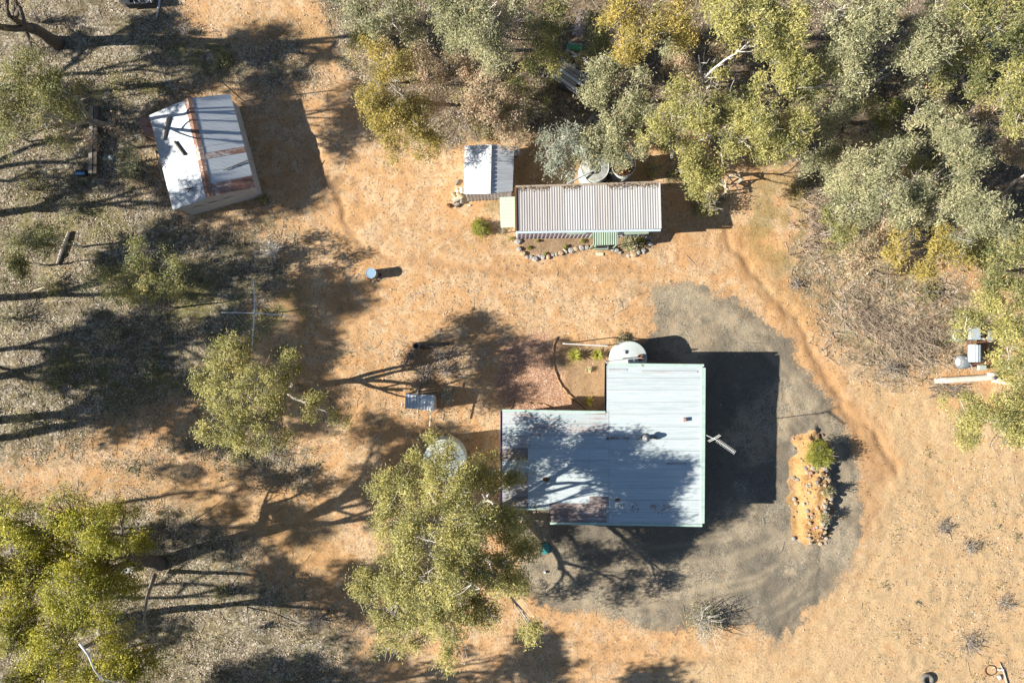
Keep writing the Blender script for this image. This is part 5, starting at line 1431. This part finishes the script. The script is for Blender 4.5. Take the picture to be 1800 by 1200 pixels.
deadwood('white forked branch at the far right of the shaded bush', [(1760, 190, 6), (1765, 160, 6.5), (1772, 130, 7)], .05, 6, WHITE, spread=.8, seed=13)
deadwood('bare grey twigs at the top right edge', [(1768, 38, 8), (1785, 45, 8), (1800, 50, 8)], .06, 6, WHITE, seed=14)
deadwood('pale branch lying at the left side of the big clearing gum', [(1600, 330, 5), (1625, 322, 5), (1645, 308, 5.5)], .07, 4, BARK_PALE, seed=15)
deadwood('stump and dark trunk in the top bush beside the track', [(693, 40, .8), (696, 34, 1.2)], .18, 0, BARK_PALE, 'stump', seed=16)
deadwood('dark leaning stem at the foot of the bottom left gum', [(272, 1010, .4), (258, 1050, 2.5), (253, 1092, 4)], .14, 2, BARK_MID, 'leaning_dead_tree', spread=.3, seed=17)
deadwood('thin standing stick in the shaded litter at the bottom left', [(434, 1065, 0), (436, 1090, .8), (440, 1132, 1.6)], .045, 1, BARK_MID, 'dead_sapling', spread=.2, seed=18)
deadwood('thin dark sapling casting its line north of the bottom left gum', [(298, 945, 0), (296, 920, .8), (297, 898, 1.4)], .04, 2, BARK_DARK, 'dead_sapling', spread=.3, seed=19)
deadwood('long white branch hanging in the bottom left gum', [(140, 1130, 11), (155, 1150, 11), (165, 1175, 10.5), (180, 1198, 10)], .06, 4, WHITE, seed=20)

# ------------------------------------------------------------------ litter on the ground (uncountable)
def scatter(n, fn, box=(-32.5, 32.5, -22, 22)):
    x = rng.uniform(box[0], box[1], n * 3); y = rng.uniform(box[2], box[3], n * 3)
    w = fn(x, y); k = rng.random(len(x)) < w
    x = x[k][:n]; y = y[k][:n]
    return x, y
def cover(x, y):
    m = ground_masks(x, y)
    inh = np.zeros(len(x), bool)
    return np.clip(m['litter'] * sstep(fbm(x * .8, y * .8, 9, 4), .38, .62) * 1.2 + .02, 0, 1) * (1 - .7 * m['gravel'])
x, y = scatter(90000, cover)
P = np.stack([x, y, gz(x, y) + rng.uniform(.01, .05, len(x))], 1)
tt = np.clip(.15 + .85 * rng.random(len(x)), 0, 1)
tag(leaf_mesh('leaf_litter', P, .13, .045, LEAF['litter'], 1.6, tt), 'fallen gum leaves and bark strips strewn over the ground', 'leaf litter', kind='stuff')
def twigfn(x, y):
    m = ground_masks(x, y); return np.clip(m['litter'] * (1 - .8 * m['dry']), .02, 1)
x, y = scatter(4200, twigfn)
mb = MB()
zz = gz(x, y)
for i in range(len(x)):
    a = random.uniform(0, 2 * PI); L_ = random.choice((.1, .15, .2, .25, .4, .6)); b_ = a + random.uniform(-.5, .5)
    p0 = Vector((x[i], y[i], zz[i] + .03)); p1 = p0 + Vector((math.cos(a), math.sin(a), .06)) * L_; p2 = p1 + Vector((math.cos(b_), math.sin(b_), -.05)) * L_ * .7
    mb.tube([p0, p1, p2], [.012, .01, .005], 3, False)
tag(mb.build('fallen_twigs', worn('twig_mixed', (.42, .36, .29), (.14, .11, .09), .9, scale=.9, amt=1.0)), 'grey and brown twigs scattered over the ground', 'twigs', kind='stuff')
# dry grass and weeds: tufts
def grassfn(x, y):
    m = ground_masks(x, y)
    return np.clip(.22 * m['litter'] + .5 * m['moss'] + .15 * m['dry'] - .03, 0, 1) * sstep(fbm(x * .5, y * .5, 17, 3), .4, .65) * (1 - m['gravel'])
x, y = scatter(5200, grassfn)
n = len(x); k = 9
cx = np.repeat(x, k) + rng.normal(size=n * k) * .07; cy = np.repeat(y, k) + rng.normal(size=n * k) * .07
P = np.stack([cx, cy, gz(cx, cy) + rng.uniform(.03, .12, n * k)], 1)
mk = ground_masks(cx, cy)
tag(leaf_mesh('dry_grass', P, .17, .022, LEAF['olive'], .15, np.clip(.35 + .5 * rng.random(n * k) + .3 * mk['dry'], 0, .95), -1.2), 'tufts of dry grass and weeds in the litter', 'grass', kind='stuff')

# low scrub and tussocks
def scrubfn(x, y):
    m = ground_masks(x, y)
    return np.clip(m['litter'] * .9 + .12 * m['dry'] - .12, .003, 1) * sstep(fbm(x * .45, y * .45, 27, 4), .42, .62) * (1 - m['gravel']) * (1 - m['bed']) * (1 - m['redgravel'])
x, y = scatter(1900, scrubfn)
k = 26; n = len(x); rad = np.repeat(rng.uniform(.12, .5, n), k)
u = rng.normal(size=(n * k, 3)); u[:, 2] = np.abs(u[:, 2])
cx = np.repeat(x, k) + u[:, 0] * rad * .55; cy = np.repeat(y, k) + u[:, 1] * rad * .55
P = np.stack([cx, cy, gz(cx, cy) + .03 + u[:, 2] * rad * .38], 1)
tt = np.clip(np.repeat(rng.random(n), k) * .6 + rng.random(n * k) * .4, 0, 1)
h_ = rng.random(n * k) < .5
tag(leaf_mesh('low_scrub', P[h_], .17, .05, LEAF['olive'], .3, tt[h_], .1), 'low olive scrub and seedlings spread through the litter', 'ground cover', kind='stuff')
tag(leaf_mesh('dry_scrub', P[~h_], .19, .03, LEAF['dead'], .2, tt[~h_], -.3), 'dry grey scrub and dead stalks spread through the litter', 'ground cover', kind='stuff')
SAP = [(60, 335, 34, 1.6, 'olive', 'pale sparse sapling south west of the gable shed'), (130, 370, 26, 1.2, 'grey', 'low grey bush beside the long trunk shadow'), (30, 425, 36, 1.8, 'grey', 'loose grey sapling at the left edge, level with the grey log'),
       (215, 150, 26, 1.2, 'olive', 'small dark olive bush north west of the gable shed'), (70, 40, 22, 1.4, 'dead', 'grey scrub just right of the top left trunk'), (330, 60, 20, .8, 'dead', 'thin dry scrub by the track at the top'),
       (95, 500, 28, 1.0, 'olive', 'olive bush beside the short pale board'), (20, 560, 34, 1.4, 'grey', 'grey sapling at the left edge in the shade'), (230, 300, 24, 1.0, 'olive', 'olive bush midway between charred beams and gable shed'),
       (200, 590, 30, 1.4, 'grey', 'grey bush deep in the dark shade on the left'), (265, 650, 26, 1.2, 'grey', 'grey bush in the shade nearest the lone clearing gum'), (100, 660, 26, 1.4, 'olive', 'olive bush in the shade above the dirt track'),
       (50, 740, 30, 1.2, 'grey', 'grey bush at the left end of the lower dirt track'), (500, 620, 22, 1.2, 'olive', 'bush at the north side of the lone clearing gum'), (455, 560, 24, .6, 'olive', 'weeds growing under the clothes hoist'),
       (320, 925, 24, 1.1, 'dead', 'dry scrub behind the bottom left gum'), (560, 1085, 30, 1.0, 'dead', 'reddish dry scrub west of the big spreading gum'), (390, 1040, 18, .8, 'olive', 'small olive bush in the bottom left litter'),
       (460, 1100, 18, .7, 'dead', 'dry tuft right of the thin standing stick'), (480, 790, 40, .7, 'dead', 'dry grassy scrub south of the lone clearing gum'), (420, 800, 26, .6, 'olive', 'low weeds south west of the lone clearing gum'),
       (1560, 650, 34, .9, 'dead', 'dry brush west of the derelict machine'), (1500, 470, 32, 1.0, 'olive', 'low olive bush east of the clearing edge'), (1625, 515, 26, 1.0, 'olive', 'isolated olive bush above the dry brush'),
       (1480, 410, 34, 1.2, 'dead', 'grey dry bush by the pale logs'), (1655, 925, 22, .5, 'dead', 'dark scrub patch in the dry grass, upper of two'), (1700, 960, 22, .5, 'dead', 'dark scrub patch in the dry grass, lower of two'),
       (1760, 1060, 26, .5, 'dead', 'dry scrub patch at the right edge of the dry grass'), (1700, 1130, 34, .5, 'dead', 'dry scrub patch beside the scrap'), (1395, 500, 18, .5, 'dead', 'little dry tuft east of the wash'),
       (1170, 262, 18, .9, 'yellow', 'yellow green bush by the end of the cement tanks'), (1145, 300, 22, 1.1, 'yellow', 'dark yellow bush between tank and cabin end'), (1180, 310, 20, .8, 'olive', 'olive bush on the shaded east side of the cabin'),
       (1400, 330, 20, .7, 'olive', 'weeds on the orange ground east of the trestle'), (1760, 130, 22, 1.5, 'grey', 'grey bush in the upper right shade'), (1640, 300, 26, 1.6, 'grey', 'grey bush beside the sage gum'), (560, 300, 12, .4, 'dead', 'tuft on the track')]
for x, y, r_, h_, kd, lb in SAP[:-1]:
    bush(lb, x, y, r_, h_, kd, int(16 * r_) if kd != 'dead' else int(11 * r_), (.14, .05) if kd != 'dead' else (.16, .02), group='scattered bushes', stems=12)

# understorey of the bush
zones = [(625, 10, 780, 120, 5), (780, 90, 1180, 235, 14), (950, 10, 1080, 110, 4), (1180, 20, 1420, 200, 10), (1420, 60, 1800, 260, 18), (1440, 260, 1790, 480, 18), (0, 90, 240, 330, 5), (20, 400, 330, 560, 5)]
ZN = ['between the track and the top grey gum', 'north of the white shed', 'around the iron sheets', 'among the khaki gums', 'in the upper right shade', 'in the bush right of the thicket', 'west of the gable shed', 'left of the clothes hoist']
KN = {'grey': 'grey green', 'olive': 'dull olive', 'brown': 'dry brown', 'yellow': 'yellow green'}
ORD = ['westernmost', 'second from the west', 'third from the west', 'fourth from the west', 'fifth from the west', 'sixth from the west', 'seventh from the west', 'eighth from the west', 'ninth from the west', 'tenth from the west']
SP = []
for zi, (x0, y0, x1, y1, cnt) in enumerate(zones):
    for q in range(cnt):
        x = random.uniform(x0, x1); y = random.uniform(y0, y1)
        if 965 < x < 1050 and 60 < y < 165: continue
        if 1520 < x < 1620 and 100 < y < 220: continue
        h_ = random.uniform(1.8, 4.2); kd = random.choice(('grey', 'grey', 'olive', 'olive', 'brown', 'yellow'))
        lobes = [(x + random.uniform(-22, 22), y + random.uniform(-22, 22), random.uniform(17, 32), h_ * random.uniform(.8, 1.1)) for _ in range(random.choice((2, 3, 4)))]
        SP.append((zi, q, kd, x, lobes))
for zi, q, kd, x, lobes in SP:
    same = sorted(p[3] for p in SP if p[0] == zi and p[2] == kd)
    lb = 'small ' + KN[kd] + ' sapling ' + ZN[zi] + ((', ' + ORD[min(9, same.index(x))]) if len(same) > 1 else '')
    tree(lb, lobes, kd, dens=.42, trunk=.06, bark=random.choice((BARK_PALE, BARK_MID)), seed=300 + zi * 20 + q,
         clump=.34, name='gum_sapling', group='saplings on the left' if zi >= 6 else 'saplings under the bush', gap=.42, twigs=1.4)

# leaves fallen on the roofs
def edge_leaves(parent, a, b, n, spread, nm='fallen_leaves'):
    u = rng.random(n); q = np.abs(rng.normal(size=n)) * spread
    a = np.array(a); b = np.array(b); dirv = (b - a); nn = np.array([dirv[1], -dirv[0], 0]); nn = nn / np.linalg.norm(nn)
    P = a + dirv * u[:, None] + nn * q[:, None] + np.array([0, 0, .05]) + rng.random((n, 1)) * np.array([0, 0, .03])
    keep = vnoise(u * 9, u * 0 + 2.2, 5) > .3
    o = leaf_mesh(nm, P[keep], .13, .04, LEAF['litter'], 1.5, rng.random(keep.sum()) * .6)
    o['kind'] = 'stuff'; o.parent = parent; o.matrix_parent_inverse = Matrix.Translation(parent.location).inverted()
edge_leaves(cab, nw, ne, 700, .12)
edge_leaves(house, HR(890, 891) + Vector((0, -.3, 0)), HR(964, 891) + Vector((0, -.3, 0)), 160, -.12)
edge_leaves(house, HR(1070, 884), HR(1190, 888), 120, .25)
edge_leaves(house, HR(1066, 768), HR(1155, 768), 160, .06)
